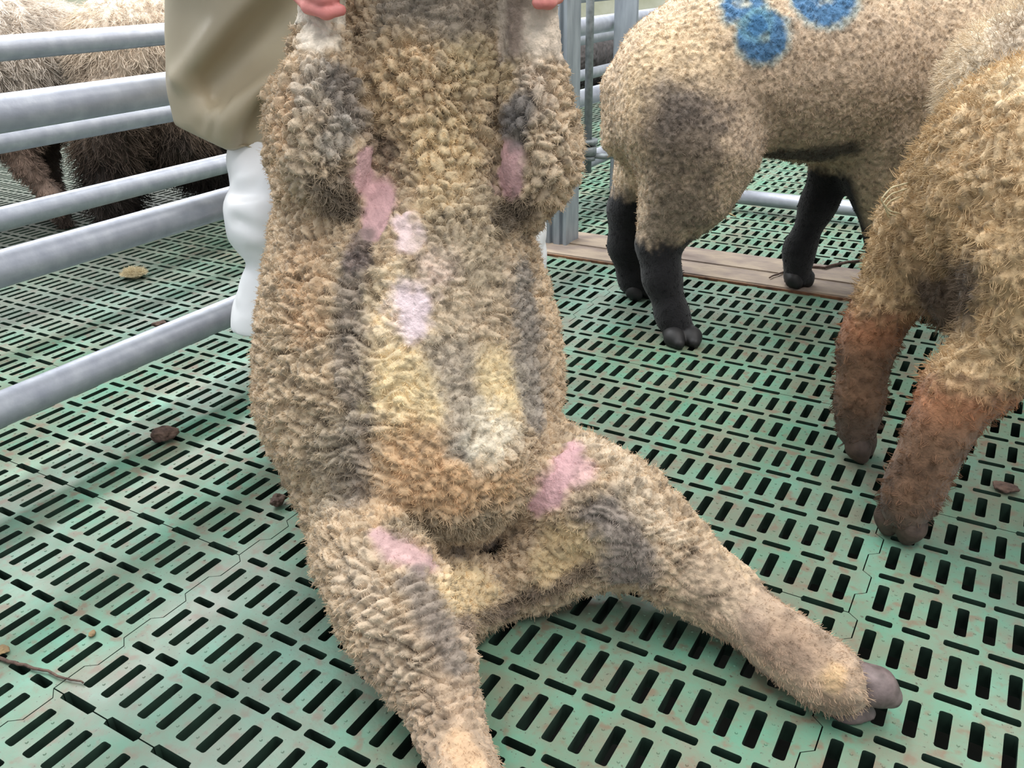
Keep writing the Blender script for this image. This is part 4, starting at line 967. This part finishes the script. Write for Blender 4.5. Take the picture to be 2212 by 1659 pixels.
# ------------------------------------------------------------------ fleece fibres
flow_s = np.tile(np.array([0, 0, -0.25]), (len(sV), 1))
for ch_, t_ in ((HR, 3.6), (HL, 4.6)):
    w_ = sP_.leg(ch_, t_, 9, None, 1, 1.9); d_ = ch_[-1][0] - ch_[-4][0]; d_ = d_ / np.linalg.norm(d_); flow_s += w_[:, None] * d_ * 2.4
fibres('fleece', sV, sQ, sN, np.clip(sP_.col * 1.18, 0, 1), 0.0052 * np.clip(sP_.len, 0.05, 4), 170000, sheep, flow=flow_s, curl=0.55, rad=0.0004, dens=np.clip(sP_.len, 0.15, 2.2), clump=(0.012, 0.35), seed=1)
fibres('fleece', kV, kQ, kN, kP.col, 0.0036 * np.clip(kP.len, 0.05, 2), 90000, ksheep, flow=(0, 0, -0.5), curl=0.4, rad=0.0006, clump=(0.014, 0.45), seed=2)
fibres('fleece', rV, rQ, rN, rP.col, 0.009 * np.clip(rP.len, 0.05, 2), 80000, rsheep, flow=(0, 0, -0.7), curl=0.35, rad=0.0005, clump=(0.016, 0.75), seed=3)
fibres('fleece', uV, uQ, uN, uP.col, 0.018 * np.clip(uP.len, 0.05, 2), 60000, usheep, flow=(0, 0, -0.6), curl=0.35, rad=0.0006, clump=(0.018, 0.5), seed=4)
fibres('fleece', aV, aQ, aN, aP.col, 0.045 * np.clip(aP.len, 0.05, 2), 60000, asheep, flow=(0, 0, -1.6), curl=0.25, rad=0.0009, clump=(0.03, 0.5), seed=5)
fibres('fleece', bV, bQ, bN, bP.col, 0.050 * np.clip(bP.len, 0.05, 2), 60000, bsheep, flow=(0, 0, -1.8), curl=0.25, rad=0.0009, clump=(0.03, 0.5), seed=6)


# ------------------------------------------------------------------ bits lying about
def lump(name, px, py, sx, sy, sz, mat, label, cat, seed, group=None, amp=0.5):
    bm = bmesh.new(); bmesh.ops.create_icosphere(bm, subdivisions=4, radius=1)
    V = np.array([v.co for v in bm.verts]); h = 1 + amp * (fbm(V * 1.6 + seed * 3.1, 3, seed) - 0.5) * 2 + 0.35 * amp * (fbm(V * 6 + seed, 2, seed + 9) - 0.5)
    V = V * h[:, None] * np.array([sx, sy, sz])
    for v, c in zip(bm.verts, V): v.co = c
    z0 = V[:, 2].min(); p = onz(px, py, 0)
    o = link(name, bm_mesh(name, bm, True), mat, None, (p[0], p[1], -z0 * 0.98 + 0.0005)); o.rotation_euler[2] = seed * 1.3
    return tag(o, label, cat, group)
lump('dung_clod', 355, 952, 0.024, 0.016, 0.012, M_DUNG, 'dark brown crumpled dung clod on the slats below the lowest fence tube', 'dung', 3)
tuft = lump('wool_tuft', 292, 600, 0.030, 0.024, 0.010, M_TUFT, 'pale cream tuft of wool lying on the slats between the fence tubes', 'wool', 5)
tm = tuft.data; tv = np.array([v.co for v in tm.vertices]); tn_ = np.array([v.normal for v in tm.vertices]); tf = np.array([list(p.vertices) + [p.vertices[2]] for p in tm.polygons])
fibres('fibre', tv, tf, tn_, np.tile(np.array(lin(214, 200, 168)), (len(tv), 1)), np.full(len(tv), 0.012), 2500, tuft, curl=1.1, rad=0.0006, seed=9)
lump('dung_clod', 601, 1093, 0.013, 0.010, 0.009, M_DUNG, 'small brown dung clod beside the seated sheep flank', 'dung', 6)
lump('dung_clod', 345, 708, 0.018, 0.010, 0.007, M_DUNG, 'small grey-brown clod lying against the lowest fence tube', 'dung', 8)
lump('dung_clod', 200, 1372, 0.006, 0.004, 0.0022, M_STRAW, 'small orange-tan crumb on the slats beside the dry twig', 'dung', 9)
lump('dung_clod', 4, 1410, 0.010, 0.008, 0.004, M_STRAW, 'tan crumb at the end of the dry twig', 'dung', 10)
lump('dung_clod', 1500, 512, 0.020, 0.014, 0.008, M_TUFT, 'pale crumb on the slats beyond the timber sill', 'dung', 11)
lump('dung_clod', 2170, 1060, 0.018, 0.014, 0.005, M_DUNG, 'flat reddish brown smear of dung beside the brown hooves', 'dung', 12)
def twig(name, pix, z, r, label, cat, mat=None, parent=None):
    pts = [onz(a, b, z + dz) for a, b, dz in pix]; dense = []
    for i in range(len(pts) - 1):
        for t in np.linspace(0, 1, 6, endpoint=False): dense.append(pts[i] * (1 - t) + pts[i + 1] * t)
    dense.append(pts[-1]); n = len(dense)
    dense = [d + np.array([random.uniform(-1, 1), random.uniform(-1, 1), 0]) * r * 0.5 for d in dense]
    o = link(name, tube_mesh(name, dense, [r * (1 - 0.6 * i / n) for i in range(n)], 7), mat or M_STRAW, parent)
    if label: tag(o, label, cat)
    return o
twig('dry_twig', [(-30, 1412, 0), (30, 1432, 0), (95, 1447, 0.001), (140, 1465, 0), (180, 1474, 0)], 0.0035, 0.0026, 'thin dry brown twig lying across the slats beside the tan crumb', 'twig', M_DUNG)
twig('dry_twig', [(1890, 562, 0.004), (1830, 566, 0.002), (1780, 578, 0.002), (1735, 574, 0), (1700, 585, 0), (1660, 600, 0)], 0.013, 0.005, 'dry grey twig lying along the timber sill by the black hoof', 'twig', M_DUNG)
twig('straw_stalk', [(1545, 455, 0), (1575, 460, 0), (1590, 468, 0)], 0.003, 0.003, 'short straw stalk on the slats under the black-legged sheep', 'straw')
# stray wool wisps that belong to the sheep
def wisp(parent, pts, r, mat=M_TUFT, name='wool_wisp'):
    P_ = [np.array(p) for p in pts]; d = []
    for i in range(len(P_) - 1):
        for t in np.linspace(0, 1, 8, endpoint=False): d.append(P_[i] * (1 - t) + P_[i + 1] * t)
    d.append(P_[-1]); d = np.array(d)
    for _ in range(3): d[1:-1] = (d[:-2] + 2 * d[1:-1] + d[2:]) / 4
    return link(name, tube_mesh(name, d, [r * (0.7 + 0.5 * abs(math.sin(i * 0.7))) for i in range(len(d))], 7), mat, parent)
wisp(sheep, [onz(1262, 1232, 0.03), onz(1300, 1240, 0.028), onz(1320, 1262, 0.016), onz(1338, 1288, 0.006)], 0.0024)
lk = link('wool_wisp', box_mesh('wool_knot', 0.007, 0.007, 0.007, 0.003), M_TUFT, sheep, tuple(onz(1340, 1292, 0.0045)))
for k_ in range(5):
    a_ = random.uniform(-1, 1); Yq = 1.285 + 0.01 * k_
    wisp(rsheep, [atd(1962, 395 + 12 * k_, Yq), atd(1925, 405 + 14 * k_, Yq), atd(1902 + 5 * k_, 432 + 8 * k_, Yq), atd(1920, 455 + 7 * k_, Yq), atd(1945, 462 + 8 * k_, Yq)], 0.0013)
